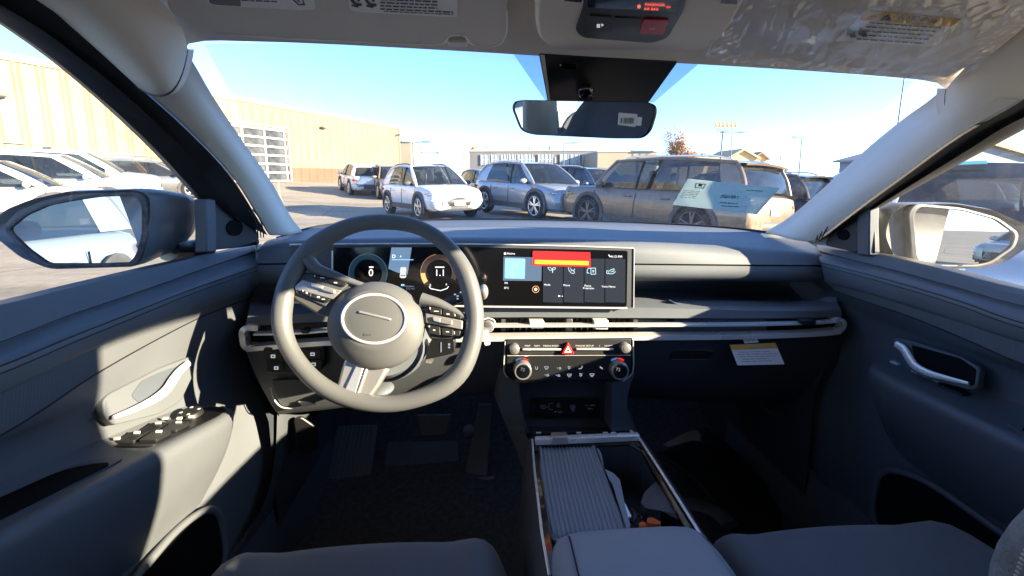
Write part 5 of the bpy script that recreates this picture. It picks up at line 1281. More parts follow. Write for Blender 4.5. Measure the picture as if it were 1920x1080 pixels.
wt = MB().plate(quad((1391, 631, .886), (1416, 630, .886), (1423, 642, .882), (1396, 644, .882)), (0, .0008, 0)).build('price_slip', mWHITE)
tag(wt, 'small white slip with black print tucked above the orange paper tag', 'slip')
wp = Plane(P(1405, 637, .8825), (0, -1, .05))
put_text(MB(), 'UM1', lambda a_, b_: wp.pt(1407 + a_ + b_ * -.3, 637 - b_, .001), 6.5, 0, .95).build('slip_print', mINK, wt, smooth=0)
# registration sheet stuck behind the windscreen
pq = [P(1290, 336, 1.10), P(1462, 353, 1.04), P(1419, 402, 1.13), P(1262, 384, 1.19)]
mSHT = glass('green tinted sheet', (.85, .95, .92), .4, haze=.72, hcol=(.70, .80, .76), dirt=.15, dscale=18)
sh = MB().plate(pq, (0, .0012, .0008)).build('temporary_permit', mSHT)
tag(sh, 'pale green permit sheet with perforated edge stuck inside the windscreen', 'paper sheet')
n_ = (pq[1] - pq[0]).cross(pq[3] - pq[0]).normalized(); n_ = n_ if n_.y < 0 else -n_
PP = Plane(pq[0], n_)
mb = MB()
for i in range(16):
    t = (i + .3) / 16; x, y = 1462 + (1419 - 1462) * t, 353 + 49 * t
    mb.plate([PP.pt(x - 6, y - .5, .001), PP.pt(x - .6, y + .1, .001), PP.pt(x - 1.8, y + 1.5, .001), PP.pt(x - 7, y + .9, .001)], n_ * -.0004)
mb.build('perforation', mWHITE, sh)
mb = MB()
for k_, (x0, x1, y) in enumerate(((1352, 1386, 366), (1350, 1384, 369), (1349, 1384, 379), (1352, 1388, 385), (1400, 1430, 356))): lines(mb, PP, x0, x1, y, 1.6, .001, .06, 8, 1.5)
for a, b in ((1302, 344), (1324, 344), (1318, 353), (1304, 352)): pass
mb.frame([PP.pt(a, b, .001) for a, b in ((1304, 343.5), (1324, 345), (1319, 353.5), (1302, 352))], [PP.pt(a, b, .001) for a, b in ((1306, 344.5), (1322, 346), (1317.5, 352.3), (1304, 351))], n_ * .0004)
mb.plate([PP.pt(a, b, .001) for a, b in ((1310, 345), (1317, 345.5), (1316, 350), (1309, 349.5))], n_ * -.0003)
put_text(mb, 'Oct 60', lambda a_, b_: PP.pt(1368 + a_ + b_ * -.2, 368 + a_ * .08 - b_, .001), 6)
for k_ in range(5): lines(mb, PP, 1282 - k_ * 2, 1312 - k_ * 2, 357 + k_ * 3, .8, .001, .06, 9, 2)
mb.build('sheet_print', mat('sheet ink', (.18, .24, .24), .7), sh)
# ================================================================== the car lot outside
def wall_x(y): return -25.4 + .45 * y
def gz(x, y):
    """height of the lot: level round the car, rising gently to the warehouse"""
    d = (x - wall_x(min(max(y, 0), 42))) * .91
    b = -.10 - .65 * min(1, max(0, (28 - y) / 16)); k = .0685 * (.5 + .5 * min(1, max(0, (y - 12) / 16)))
    dip = .07 * min(5, max(0, x - 1.5)) * min(1, max(0, (34 - abs(y)) / 12))
    return (max(0.0, CAM_H + b - k * max(d, 0)) if y > -5 else 0.0) - dip
def G(x, y, h=0): return V((x, y, gz(x, y) + h))
def ground_mat():
    m, n_, out = nt('worn concrete lot')
    b = pbsdf(n_, Base_Color=(.3, .27, .22, 1), Roughness=.85)
    tc = n_.nodes.new('ShaderNodeTexCoord')
    nz = n_.nodes.new('ShaderNodeTexNoise'); nz.inputs['Scale'].default_value = .35; nz.inputs['Detail'].default_value = 9; nz.inputs['Roughness'].default_value = .65
    mp_ = n_.nodes.new('ShaderNodeMapping'); mp_.inputs['Scale'].default_value = (.5, 2.4, 1); mp_.inputs['Rotation'].default_value = (0, 0, .25)
    n_.links.new(tc.outputs['Object'], mp_.inputs['Vector']); n_.links.new(mp_.outputs[0], nz.inputs['Vector'])
    rp = n_.nodes.new('ShaderNodeValToRGB')
    for i, (p, c) in enumerate(((.30, (.20, .172, .126)), (.48, (.31, .263, .195)), (.62, (.36, .31, .232)), (.75, (.44, .385, .30)))):
        e = rp.color_ramp.elements[i] if i < 2 else rp.color_ramp.elements.new(p)
        e.position = p; e.color = (*c, 1)
    n_.links.new(nz.outputs['Fac'], rp.inputs['Fac'])
    n2 = n_.nodes.new('ShaderNodeTexNoise'); n2.inputs['Scale'].default_value = 9; n2.inputs['Detail'].default_value = 6
    n_.links.new(tc.outputs['Object'], n2.inputs['Vector'])
    vo = n_.nodes.new('ShaderNodeTexVoronoi'); vo.feature = 'DISTANCE_TO_EDGE'; vo.inputs['Scale'].default_value = .22
    n_.links.new(tc.outputs['Object'], vo.inputs['Vector'])
    ck = n_.nodes.new('ShaderNodeMapRange'); ck.inputs['From Max'].default_value = .008; ck.inputs['To Min'].default_value = .45
    n_.links.new(vo.outputs['Distance'], ck.inputs['Value'])
    mx = n_.nodes.new('ShaderNodeMixRGB'); mx.blend_type = 'MULTIPLY'; mx.inputs[0].default_value = 1
    n_.links.new(rp.outputs['Color'], mx.inputs[1]); n_.links.new(ck.outputs['Result'], mx.inputs[2])
    m2 = n_.nodes.new('ShaderNodeMixRGB'); m2.blend_type = 'OVERLAY'; m2.inputs[0].default_value = .35
    n_.links.new(mx.outputs[0], m2.inputs[1]); n_.links.new(n2.outputs['Fac'], m2.inputs[2])
    n_.links.new(m2.outputs[0], b.inputs['Base Color'])
    bp = n_.nodes.new('ShaderNodeBump'); bp.inputs['Strength'].default_value = .3; bp.inputs['Distance'].default_value = .02
    n_.links.new(n2.outputs['Fac'], bp.inputs['Height']); n_.links.new(bp.outputs['Normal'], b.inputs['Normal']); n_.links.new(b.outputs[0], out.inputs[0])
    return m
xs = [-900, -400, -200, -120, -80] + [-60 + 2 * i for i in range(61)] + [80, 120, 200, 400, 900]
ys = [-300, -100, -40, -20, -10, -5.01, -4.99, -2] + [2 * i for i in range(32)] + [70, 90, 130, 200, 400, 900, 1600]
gnd = MB().grid([[G(x, y) for x in xs] for y in ys]).build('ground', ground_mat(), None, smooth=60)
tag(gnd, 'pale worn concrete of the car lot', None, None, 'structure')
def P_ground(px, py):
    d = ray(px, py)
    t = 1.0
    for _ in range(4000):
        q = V((0, 0, CAM_H)) + d * t
        if q.z <= gz(q.x, q.y): return q
        t += .02
    return q
mLINE = mat('faded yellow line', (.55, .47, .30), .8, var=.15, vscale=8)
la = [G(-12.6, 27.6, .005), G(-9.6, 21, .005), G(-6.7, 15, .005), G(-4.6, 10.6, .005)]
a = cr(la, 40)
MB().grid([[V((p.x - .06, p.y, gz(p.x - .06, p.y) + .006)) for p in a], [V((p.x + .06, p.y, gz(p.x + .06, p.y) + .006)) for p in a]]).build('road_marking', mLINE)
bpy.data.objects['road_marking']['kind'] = 'structure'

# ------------------------------------------------------------------ vehicles
mTYRE = mat('tyre rubber', (.022, .022, .023), .8, var=.15, vscale=30)
mRIM = mat('alloy rim', (.62, .62, .63), .3, metal=.9, var=.05)
mRIMD = mat('dark alloy rim', (.10, .10, .105), .35, metal=.6, var=.05)
mCLAD = mat('dark cladding', (.075, .075, .075), .65, var=.12, vscale=12)
mWELL = mat('wheel well black', (.012, .012, .012), .9, var=.1)
mCGL = None
def cglass():
    m, n_, out = nt('car window glass')
    b = pbsdf(n_, Base_Color=(.02, .025, .03, 1), Roughness=.03)
    tr = n_.nodes.new('ShaderNodeBsdfTransparent'); tr.inputs[0].default_value = (.55, .6, .62, 1)
    mx = n_.nodes.new('ShaderNodeMixShader'); mx.inputs[0].default_value = .45
    b.inputs['Specular IOR Level'].default_value = .9
    n_.links.new(tr.outputs[0], mx.inputs[2]); n_.links.new(b.outputs[0], mx.inputs[1]); n_.links.new(mx.outputs[0], out.inputs[0])
    return m
mCGL = cglass()
mLAMP = mat('headlamp glass', (.55, .58, .62), .08, metal=.6, var=.1, vscale=20)
mTAIL = mat('tail lamp red', (.55, .05, .02), .2, coat=.6, var=.05)
mAMB = mat('side marker amber', (.75, .25, .03), .3, var=0)
mGRL = mat('grille grey', (.06, .06, .06), .45, var=.1, vscale=15)
mINT = mat('seat interior dark', (.05, .05, .052), .8, var=.1)
def paint(name, col, metal=.25, dirt=0):
    if name in MATS: return MATS[name]
    m, n_, out = nt(name)
    b = pbsdf(n_, Base_Color=(*col, 1), Roughness=.32, Metallic=metal)
    b.inputs['Coat Weight'].default_value = .7; b.inputs['Coat Roughness'].default_value = .05
    tc = n_.nodes.new('ShaderNodeTexCoord'); nz = n_.nodes.new('ShaderNodeTexNoise'); nz.inputs['Scale'].default_value = 4; nz.inputs['Detail'].default_value = 8; nz.inputs['Roughness'].default_value = .7
    mp_ = n_.nodes.new('ShaderNodeMapping'); mp_.inputs['Scale'].default_value = (3, 3, .6)
    n_.links.new(tc.outputs['Object'], mp_.inputs[0]); n_.links.new(mp_.outputs[0], nz.inputs['Vector'])
    rp = n_.nodes.new('ShaderNodeValToRGB'); rp.color_ramp.elements[0].position = .42; rp.color_ramp.elements[1].position = .72
    d = .12 + dirt
    dust = (.30, .26, .21)
    rp.color_ramp.elements[0].color = (*col, 1); rp.color_ramp.elements[1].color = tuple(c * (1 - d) + k * d for c, k in zip(col, dust)) + (1,)
    n_.links.new(nz.outputs['Fac'], rp.inputs[0]); n_.links.new(rp.outputs[0], b.inputs['Base Color'])
    mr = n_.nodes.new('ShaderNodeMapRange'); mr.inputs['To Min'].default_value = .22; mr.inputs['To Max'].default_value = .4 + dirt
    n_.links.new(nz.outputs['Fac'], mr.inputs[0]); n_.links.new(mr.outputs[0], b.inputs['Roughness'])
    n_.links.new(b.outputs[0], out.inputs[0]); MATS[name] = m
    return m
def vehicle(name, label, x, y, h, pm, L=4.5, W=1.85, H=1.65, wb=2.7, r=.36, boxy=0.0, sedan=False, rails=True, rim=None, clad=True, two=None, group='cars parked on the lot', face='wide', cat='car', roofpm=None, sticker=None):
    rz = math.atan2(h[1], h[0])
    o = empty(name, (x, y, gz(x, y)), rz, local=True)
    # tilt with the ground
    hx, hy = math.cos(rz), math.sin(rz)
    sl = (gz(x + hx, y + hy) - gz(x - hx, y - hy)) / 2; sl2 = (gz(x - hy, y + hx) - gz(x + hy, y - hx)) / 2
    o.rotation_euler = (math.atan(sl2), -math.atan(sl), rz)
    tag(o, label, cat, group)
    rim = rim or mRIM
    w = W / 2; f = L / 2; zb = .26; belt = H * (.61 if not sedan else .64)
    hood = belt - (.06 if not boxy else .0)
    cowl = f - (1.05 if not boxy else 1.15)
    xw1 = cowl - (.85 - .30 * boxy); xr1 = -f + (.62 - .25 * boxy) if not sedan else -f + 1.35; xr0 = -f + (.22 - .08 * boxy) if not sedan else -f + .75
    def sec(xx, ww, z0, z1, cr_=.03):
        half = [(ww * .0, z0), (ww - .16, z0), (ww - .05, z0 + .07), (ww - .01, z0 + .22), (ww, (z0 + z1) * .52), (ww - .012, z1 - .22), (ww - .045, z1 - .07), (ww - .085, z1 - .015), (ww - .15, z1 + .008), (ww * .5, z1 + cr_ * .8), (0, z1 + cr_)]
        q = [V((xx, a, b)) for a, b in half] + [V((xx, -a, b)) for a, b in reversed(half[1:-1])]
        return q
    S_ = [(f, w * .62, .34, hood - .30), (f - .03, w * .80, .30, hood - .20), (f - .10, w * .90, .27, hood - .12), (f - .28, w * .965, zb, hood - .065), (f - .62, w * .99, zb, hood - .02), (cowl, w, zb, belt - .01),
          (cowl - .6, w, zb, belt + .0), (0, w, zb, belt), (-f + 1.0, w, zb, belt + .02), (-f + .5, w * .985, zb, belt + .03), (-f + .18, w * .94, .30, belt + .01), (-f + .05, w * .86, .34, belt - .08), (-f, w * .72, .40, belt - .25)]
    if boxy: S_[0] = (f, w * .80, .32, hood - .14); S_[1] = (f - .03, w * .90, .30, hood - .08); S_[2] = (f - .10, w * .95, .27, hood - .04); S_[-1] = (-f, w * .86, .36, belt - .14); S_[-2] = (-f + .05, w * .93, .33, belt - .04)
    body = MB().rings([sec(*s) for s in S_])
    # roof and pillars
    wb_, wt = w - .07, w - (.25 - .10 * boxy)
    zr = H
    def bow(xx, ww, z, b, n_=9): return [V((xx + b * (1 - (i / (n_ - 1) * 2 - 1) ** 2), ww * (i / (n_ - 1) * 2 - 1), z + .03 * (1 - (i / (n_ - 1) * 2 - 1) ** 2))) for i in range(n_)]
    wsb = bow(cowl - .02, wb_, belt - .01, .16); wst = bow(xw1, wt, zr - .075, .07)
    rft = bow((xw1 + xr1) / 2, wt + .01, zr - .02, 0); rre = bow(xr1, wt - .02, zr - .09, -.05); rrb = bow(xr0, wb_ - .05, belt + .04, -.07)
    body.grid([wst, [a_.lerp(b_, .5) + V((0, 0, .022)) for a_, b_ in zip(wst, rft)], rft, [a_.lerp(b_, .5) + V((0, 0, .022)) for a_, b_ in zip(rft, rre)], rre])
    if not sedan: # small spoiler lip
        body.grid([rre, [p + V((-.17, 0, -.015)) for p in rre], [p + V((-.15, 0, -.05)) for p in rre], [p + V((-.0, 0, -.05)) for p in rre]])
    glassparts = []
    for sy in (-1, 1):
        k = 0 if sy < 0 else -1
        tl = [wst[k], rft[k], rre[k]]; bl = [wsb[k] + V((.02, 0, 0)), V((0, sy * wb_, belt)), rrb[k] + V((0, sy * .02, 0))]
        tt = cr([p + V((0, 0, -.035)) for p in tl], 25); bb = cr(bl, 25)
        # dark glass from the A pillar back to the D pillar, body colour behind it
        dn = 20 if not sedan else 22
        tts, bbs = lin(tt, 61), lin(bb, 61)
        s0, s1 = 3, int(61 * (.80 + .08 * boxy)) if not sedan else 52
        def strip(i0, i1, off=0): return [[p + V((0, sy * off, 0)) for p in tts[i0:i1 + 1]], [p.lerp(q, .5) + V((0, sy * (off + .022), 0)) for p, q in zip(tts[i0:i1 + 1], bbs[i0:i1 + 1])], [q + V((0, sy * off, 0)) for q in bbs[i0:i1 + 1]]]
        body.grid(strip(s1, 60)); body.grid(strip(0, s0))
        mid = int(s0 + (s1 - s0) * .46)
        glassparts.append(('side_window', strip(s0, mid - 1, -.004))); glassparts.append(('side_window', strip(mid + 1, s1, -.004)))
        body.tube(tl, .034, 8, res=16)
        body.tube([wst[k], wst[k].lerp(wsb[k], .5) + V((.03, 0, .015)), wsb[k]], .034, 8, res=10)
        body.tube([rre[k], rre[k].lerp(rrb[k], .5) + V((-.03, 0, .01)), rrb[k]], .036, 8, res=10)
    bo = body.build('body', pm, o, smooth=38)
    if roofpm:
        MB().grid([[p + V((0, 0, .006)) for p in q] for q in (wst, rft, rre)]).build('roof_panel', roofpm, o)
    ws = MB().grid([wst, [a_.lerp(b_, .5) + V((.03, 0, .02)) for a_, b_ in zip(wst, wsb)], wsb]).build('windscreen', mCGL, o, smooth=60)
    MB().grid([rre, [a_.lerp(b_, .5) + V((-.03, 0, .02)) for a_, b_ in zip(rre, rrb)], rrb]).build('rear_window', mCGL, o, smooth=60)
    for nm, g in glassparts: MB().grid(g).build(nm, mCGL, o, smooth=60)
    for sy in (-1, 1):
        q0 = V((.05, sy * (wb_ - .008), belt)); q1 = V((-.05, sy * (wt - .005), zr - .07))
        MB().tube([q0, q0.lerp(q1, .5) + V((0, sy * .02, 0)), q1], .03, 6, res=6).build('door_pillar', mWELL, o)
        # door lines, handles, mirrors
        for xx in (.02, cowl - .02, -.98):
            MB().tube([V((xx, sy * (w + .001), .42)), V((xx, sy * (w + .002), (zb + belt) * .55)), V((xx - .02, sy * (w - .02), belt - .10))], .007, 4, res=8).build('door_gap', mWELL, bo)
        for xx in (.22, -.75):
            MB().box((xx, sy * (w - .01), belt - .17), (.20, .05, .03)).build('door_handle', pm, o, bevel=.01)
        mm = MB().ell((cowl - .30, sy * (w + .09), belt + .06), (.07, .13, .075), 12, 8).build('side_mirror', two or pm, o, smooth=80)
        MB().tube([V((cowl - .28, sy * (w - .06), belt + .0)), V((cowl - .29, sy * (w + .06), belt + .04))], .03, 6).build('mirror_foot', mWELL, mm)
        if clad:
            MB().grid([[V((xx, sy * (w + .006 + (.0 if abs(xx) < wb / 2 - .4 else .004)), z)) for xx in [wb / 2 - .45 - i * (wb - .9) / 10 for i in range(11)]] for z in (.27, .34, .42)]).build('side_cladding', mCLAD, o)
        if rails:
            MB().tube([V((xw1 - .12, sy * (wt - .05), zr - .07)), V((xw1 - .25, sy * (wt - .05), zr + .0)), V(((xw1 + xr1) / 2, sy * (wt - .04), zr + .035)), V((xr1 + .25, sy * (wt - .06), zr - .0)), V((xr1 + .1, sy * (wt - .06), zr - .08))], .02, 6, res=20).build('roof_rail', mRIM if two is None else two, o)
        for xx in (wb / 2, -wb / 2):
            cy_ = w - .10
            # arch
            arc = [V((xx + (r * 1.13) * math.cos(a_ * math.pi / 16), 0, r + (r * 1.13) * math.sin(a_ * math.pi / 16))) for a_ in range(-2, 19)]
            MB().plate([p + V((0, sy * (w - .03), 0)) for p in arc], (0, sy * .036, 0)).build('wheel_well', mWELL, o)
            if clad: MB().tube([p + V((0, sy * (w + .008), 0)) for p in [V((xx + (r * 1.2) * math.cos(a_ * math.pi / 16), 0, r + (r * 1.2) * math.sin(a_ * math.pi / 16))) for a_ in range(-2, 19)]], .05, 6, up=(0, 1, 0), flat=.35).build('arch_trim', mCLAD, o)
            wv = MB()
            rg = [V((xx + (r - .055) * math.cos(a_ * math.pi / 14), sy * cy_, r + (r - .055) * math.sin(a_ * math.pi / 14))) for a_ in range(28)]
            wh = wv.tube(rg, .085, 10, closed=True, up=(0, 1, 0), flat=1.35).build('wheel', mTYRE, o, smooth=60)
            rv_ = MB(); cc = V((xx, sy * (cy_ + .105), r))
            rv_.tube([cc + V(((r - .115) * math.cos(a_ * math.pi / 14), 0, (r - .115) * math.sin(a_ * math.pi / 14))) for a_ in range(28)], .018, 6, closed=True, up=(0, 1, 0))
            for a_ in range(5):
                an = a_ * 2 * math.pi / 5 + .3
                for da in (-.16, .16):
                    rv_.tube([cc + V((.03 * math.cos(an), 0, .03 * math.sin(an))), cc + V(((r - .12) * math.cos(an + da), 0, (r - .12) * math.sin(an + da)))], [.030, .020], 6, up=(0, 1, 0), flat=.6)
            rv_.ell(cc, (.055, .02, .055), 10, 6)
            rv_.build('rim', rim, wh, smooth=50)
            MB().plate([cc + V(((r - .12) * math.cos(a_ * math.pi / 12), -sy * .035, (r - .12) * math.sin(a_ * math.pi / 12))) for a_ in range(24)], (0, -sy * .02, 0)).build('wheel_disc', mWELL, wh)
        # lamps
        hz_ = hood - (.24 if face != 'thin' else .20)
        def lamp(x0, y0, x1, y1, z, hh): return MB().loft([[V((x0, sy * y0, z + hh)), V(((x0 + x1) / 2 + .03, sy * (y0 + y1) / 2 + sy * .02, z + hh)), V((x1, sy * y1, z + hh * 1.1))], [V((x0 + .015, sy * y0, z)), V(((x0 + x1) / 2 + .045, sy * (y0 + y1) / 2 + sy * .02, z)), V((x1 + .01, sy * (y1 + .006), z))], [V((x0, sy * y0, z - hh)), V(((x0 + x1) / 2 + .03, sy * (y0 + y1) / 2 + sy * .02, z - hh)), V((x1, sy * y1, z - hh * .6))]], 12)
        lamp(f - .02, w * .60, f - .24, w * .955, hz_, .045 if face == 'thin' else .075).build('headlight', mLAMP, o, thick=.01)
        MB().plate([V((f - .06, sy * w * .66, hz_ - .20)), V((f - .17, sy * w * .915, hz_ - .18)), V((f - .19, sy * w * .925, hz_ - .34)), V((f - .08, sy * w * .72, hz_ - .36))], (.02, sy * .012, 0)).build('fog_light', mLAMP if face == 'thin' else mGRL, o, bevel=.006)
        MB().box((f - .33, sy * (w * .972), hz_ + .02), (.12, .02, .035)).build('side_marker', mAMB, o)
        MB().loft([[V((-f + .02, sy * w * .70, belt - .10)), V((-f + .06, sy * w * .88, belt - .09)), V((-f + .24, sy * w * .965, belt - .10))], [V((-f - .008, sy * w * .70, belt - .19)), V((-f + .04, sy * w * .885, belt - .20)), V((-f + .22, sy * w * .97, belt - .17))]], 10).build('tail_light', mTAIL, o, thick=.012)
    # nose and tail
    MB().loft([[V((f - .015 + .0, t * w * .60, hood - .26)) + V((-.05 * t * t, 0, 0)) for t in (-1, -.5, 0, .5, 1)], [V((f + .018, t * w * .60, hood - .40)) + V((-.05 * t * t, 0, 0)) for t in (-1, -.5, 0, .5, 1)], [V((f + .010, t * w * .54, hood - .52)) + V((-.05 * t * t, 0, 0)) for t in (-1, -.5, 0, .5, 1)]], 14).build('grille', mGRL, o, thick=.02)
    mb_ = MB()
    for kz in (.46, .54, .62): mb_.tube([V((f + .02 - .06 * t * t, t * w * .5, hood - kz + .08)) for t in (-1, -.5, 0, .5, 1)], .008, 5)
    mb_.build('grille_bar', mRIM, o)
    MB().loft([[V((f + .005, t * w * .72, z)) + V((-.10 * t * t, 0, 0)) for t in (-1, -.6, 0, .6, 1)] for z in (.42, .34, .26)], 14).build('front_bumper', mCLAD, o, thick=.03)
    MB().box((f + .03, 0, .47), (.02, .34, .11)).build('licence_plate', mWHITE, o)
    MB().loft([[V((-f - .01, t * w * .80, z)) + V((.10 * t * t, 0, 0)) for t in (-1, -.6, 0, .6, 1)] for z in (.58, .48, .36)], 14).build('rear_bumper', mCLAD, o, thick=.03)
    MB().box((-f - .012, 0, .76), (.02, .34, .12)).build('licence_plate', mWHITE, o)
    # seats and dash seen through the glass
    mb_ = MB()
    for sy in (-1, 1):
        mb_.ell((.12, sy * .38, belt - .1), (.12, .24, .36), 12, 8); mb_.ell((.03, sy * .38, belt + .32), (.06, .13, .10), 10, 6)
    mb_.build('front_seat', mINT, o, smooth=80)
    MB().box((-f + 1.25, 0, belt - .05), (.2, W * .7, .35)).build('rear_seat', mINT, o, bevel=.05)
    MB().box((cowl - .25, 0, belt - .10), (.35, W * .72, .14)).build('dash_top', mINT, o, bevel=.04)
    if sticker:
        MB().plate([wst[i].lerp(wsb[i], t) + V((.04, 0, .03)) for i, t in sticker[0]], (.004, 0, .004)).build('window_sticker', sticker[1], o)
    return o
pW = paint('white paint', (.80, .80, .80), .0); pW2 = paint('cool white paint', (.74, .77, .80), .0); pCR = paint('cream paint', (.62, .57, .46), .1)
pSB = paint('silver blue paint', (.36, .365, .37), .3); pDB = paint('dark blue paint', (.035, .07, .13), .3); pBR = paint('dusty bronze paint', (.20, .135, .085), .15, .3)
pBK = paint('dusty black paint', (.03, .032, .036), .1, .25); pSI = paint('silver paint', (.52, .54, .56), .6); pTAN = paint('tan paint', (.38, .27, .15), .4); pGR = paint('grey paint', (.22, .23, .24), .5)
hA = V((.51, -.86)).normalized()
vA = vehicle('parked_car', 'white small crossover with dark arches facing the camera, left of the silver blue one', -1.76, 14.0, hA, pW, 4.35, 1.80, 1.60, 2.66, .35, two=mCLAD, face='thin')
vB = vehicle('parked_car', 'silver blue crossover with bright five-spoke wheel between the white and bronze cars', 1.53, 13.6, hA, pSB, 4.60, 1.86, 1.65, 2.74, .38, face='thin')
vC = vehicle('parked_car', 'dark blue car with roof bars, half hidden behind the silver blue crossover', 4.0, 16.2, hA, pDB, 4.7, 1.9, 1.70, 2.8, .37, boxy=.5)
hD = V((-.506, .862))
vD = vehicle('parked_car', 'dusty bronze boxy sport utility car seen from its tail, behind the green sheet', 4.04, 9.53, hD, pBR, 4.85, 1.92, 1.70, 2.80, .39, boxy=1, rim=mRIMD, face='wide')
vE = vehicle('parked_car', 'dusty black car beside the tail of the bronze one, cut by the pillar', 6.6, 11.0, hD, pBK, 4.6, 1.9, 1.60, 2.75, .38, boxy=.6, rim=mRIMD)
mTEAL = mat('teal strip', (.25, .70, .58), .5, var=0)
vF = vehicle('parked_car', 'silver car facing us beyond the passenger mirror, teal strip on its windscreen', 4.98, 3.96, (-.62, -.78), pSI, 4.5, 1.9, 1.53, 2.75, .36, sticker=([(0, .16), (1, .10), (2, .06), (3, .04), (3, .10), (2, .12), (1, .16), (0, .22)], mTEAL))
vG = vehicle('parked_car', 'pale blue white car seen side-on behind the passenger mirror shell', 9.3, 9.6, hD, pW2, 4.7, 1.9, 1.62, 2.8, .38, boxy=.4)
hL = V((.83, .56)).normalized()
vehicle('parked_car', 'cream car with its bonnet above the driver-side mirror, nearest of the left row', -11.7, 10.8, hL, pCR, 4.6, 1.86, 1.58, 2.75, .37)
vehicle('parked_car', 'white car second in the left row, glossy blue windscreen over the cream bonnet', -12.7, 13.4, hL, pW, 4.7, 1.9, 1.74, 2.75, .37, rails=False)
vehicle('parked_car', 'white car with grey roof rails, third in the left row', -14.2, 15.9, hL, pW2, 4.8, 1.9, 1.80, 2.8, .38)
vehicle('parked_car', 'grey car at the far end of the left row, nearest the warehouse', -13.6, 18.6, hL, pGR, 4.5, 1.85, 1.5, 2.7, .36)
vehicle('parked_car', 'white car far off by the brown warehouse base, its red tail lamp towards us', -6.6, 24.0, (-.45, .89), pW, 4.4, 1.82, 1.55, 2.65, .36, group='cars parked on the lot')
vehicle('parked_car', 'tan car far off between the two white ones', -4.6, 22.4, (.35, -.94), pTAN, 4.5, 1.85, 1.58, 2.7, .36)
vehicle('parked_car', 'dark grey car far behind the gap between the white and silver blue cars', .3, 21.5, (.4, -.9), pGR, 4.5, 1.85, 1.6, 2.7, .36)
vehicle('parked_car', 'dark car far behind the dark blue one, only its roof showing', 6.6, 20.5, (.4, -.9), pDB, 4.5, 1.85, 1.65, 2.7, .36)
# cars behind the camera, seen in the mirrors
vehicle('parked_car', 'white car with blue shade put into its paint, parked close on the driver side, seen only in the inside mirror', -2.78, -1.05, (0, 1), paint('shaded white paint', (.34, .42, .52), .1), 4.5, 1.85, 1.6, 2.7, .36)  # blue paint stands in for shade on a white car
vehicle('parked_car', 'cream car far behind, seen in the passenger mirror', 6.0, -18.0, (-.6, .8), pCR, 4.5, 1.85, 1.5, 2.7, .36)
vehicle('parked_car', 'black car far behind, seen in the passenger mirror right of the cream one', 9.0, -19.5, (-.6, .8), pBK, 4.7, 1.88, 1.55, 2.75, .37)

# ------------------------------------------------------------------ warehouse
mWALL = mat('cream metal wall', (.235, .195, .115), .5, var=.05, vscale=.6)
mBASE = mat('brown metal base', (.15, .082, .045), .55, var=.08, vscale=.8)
mTRIMW = mat('wall trim', (.30, .26, .17), .5, var=.03)
def wp_(y, z, out=0):  # a point on the warehouse front
    dx, dy = .91, -.41
    return V((wall_x(y) + dx * out, y + dy * out, z))
wh = empty('warehouse', (wall_x(28), 28, CAM_H - .1))
tag(wh, 'long cream ribbed-metal warehouse with brown base and glazed roller door', 'warehouse')
Y0, Y1 = 6.0, 40.0; ZB = .4; ZE = CAM_H + 4.62
def eave(y): return ZE
DY0, DY1 = 24.6, 28.8; DZ = CAM_H + 3.15
ZBR = CAM_H + .82
wl = MB()
def slab(y0, y1, z0, z1): wl.grid([[wp_(y0, z0), wp_(y1, z0)], [wp_(y0, z1), wp_(y1, z1)]])
slab(Y0, DY0, ZBR, ZE); slab(DY1, Y1, ZBR, ZE); slab(DY0, DY1, DZ, ZE)
# side and back so it is a building
wl.grid([[wp_(Y1, ZB), V((wall_x(Y1) - 30, Y1 + 14, ZB))], [wp_(Y1, ZE), V((wall_x(Y1) - 30, Y1 + 14, ZE + 1.5))]])
wl.grid([[wp_(Y0, ZB), V((wall_x(Y0) - 30, Y0 + 14, ZB))], [wp_(Y0, ZE), V((wall_x(Y0) - 30, Y0 + 14, ZE + 1.5))]])
yy = Y0
def ribs(mbb, y0, y1, z0, z1, st=.62):
    n_ = int((y1 - y0) / st)
    for i in range(n_ + 1):
        y_ = y0 + i * st
        if y_ > y1 - .05: break
        q = [wp_(y_, z0), wp_(y_ + .05, z0, .045), wp_(y_ + .12, z0, .045), wp_(y_ + .17, z0)]
        mbb.grid([q, [p + V((0, 0, z1 - z0)) for p in q]])
ribs(wl, Y0, DY0 - .2, ZBR, ZE); ribs(wl, DY1 + .2, Y1, ZBR, ZE); ribs(wl, DY0 + .1, DY1, DZ + .1, ZE)
wo = wl.build('wall', mWALL, wh, smooth=20)
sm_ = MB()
def shade_strips(y0, y1, z0, z1, st=.62):
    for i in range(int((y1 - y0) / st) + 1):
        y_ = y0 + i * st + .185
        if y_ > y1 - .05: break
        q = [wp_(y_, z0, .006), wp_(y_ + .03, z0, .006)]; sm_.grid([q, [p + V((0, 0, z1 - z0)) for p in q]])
shade_strips(Y0, DY0 - .2, ZBR + .02, ZE - .2); shade_strips(DY1 + .2, Y1 - .3, ZBR + .02, ZE - .2); shade_strips(DY0 + .1, DY1, DZ + .2, ZE - .2)
sm_.build('joint_shade', mat('painted joint shade', (.17, .10, .035), .7), wo, smooth=0)  # dark strips beside the ribs paint in the groove shade of the joints
bs_ = MB()
for y0, y1 in ((Y0, DY0), (DY1, Y1)):
    bs_.grid([[wp_(y0, ZB, .01), wp_(y1, ZB, .01)], [wp_(y0, ZBR, .01), wp_(y1, ZBR, .01)]])
ribs(bs_, Y0, DY0 - .2, ZB, ZBR - .02); ribs(bs_, DY1 + .2, Y1, ZB, ZBR - .02)
bs_.build('wall_base', mBASE, wh, smooth=20)
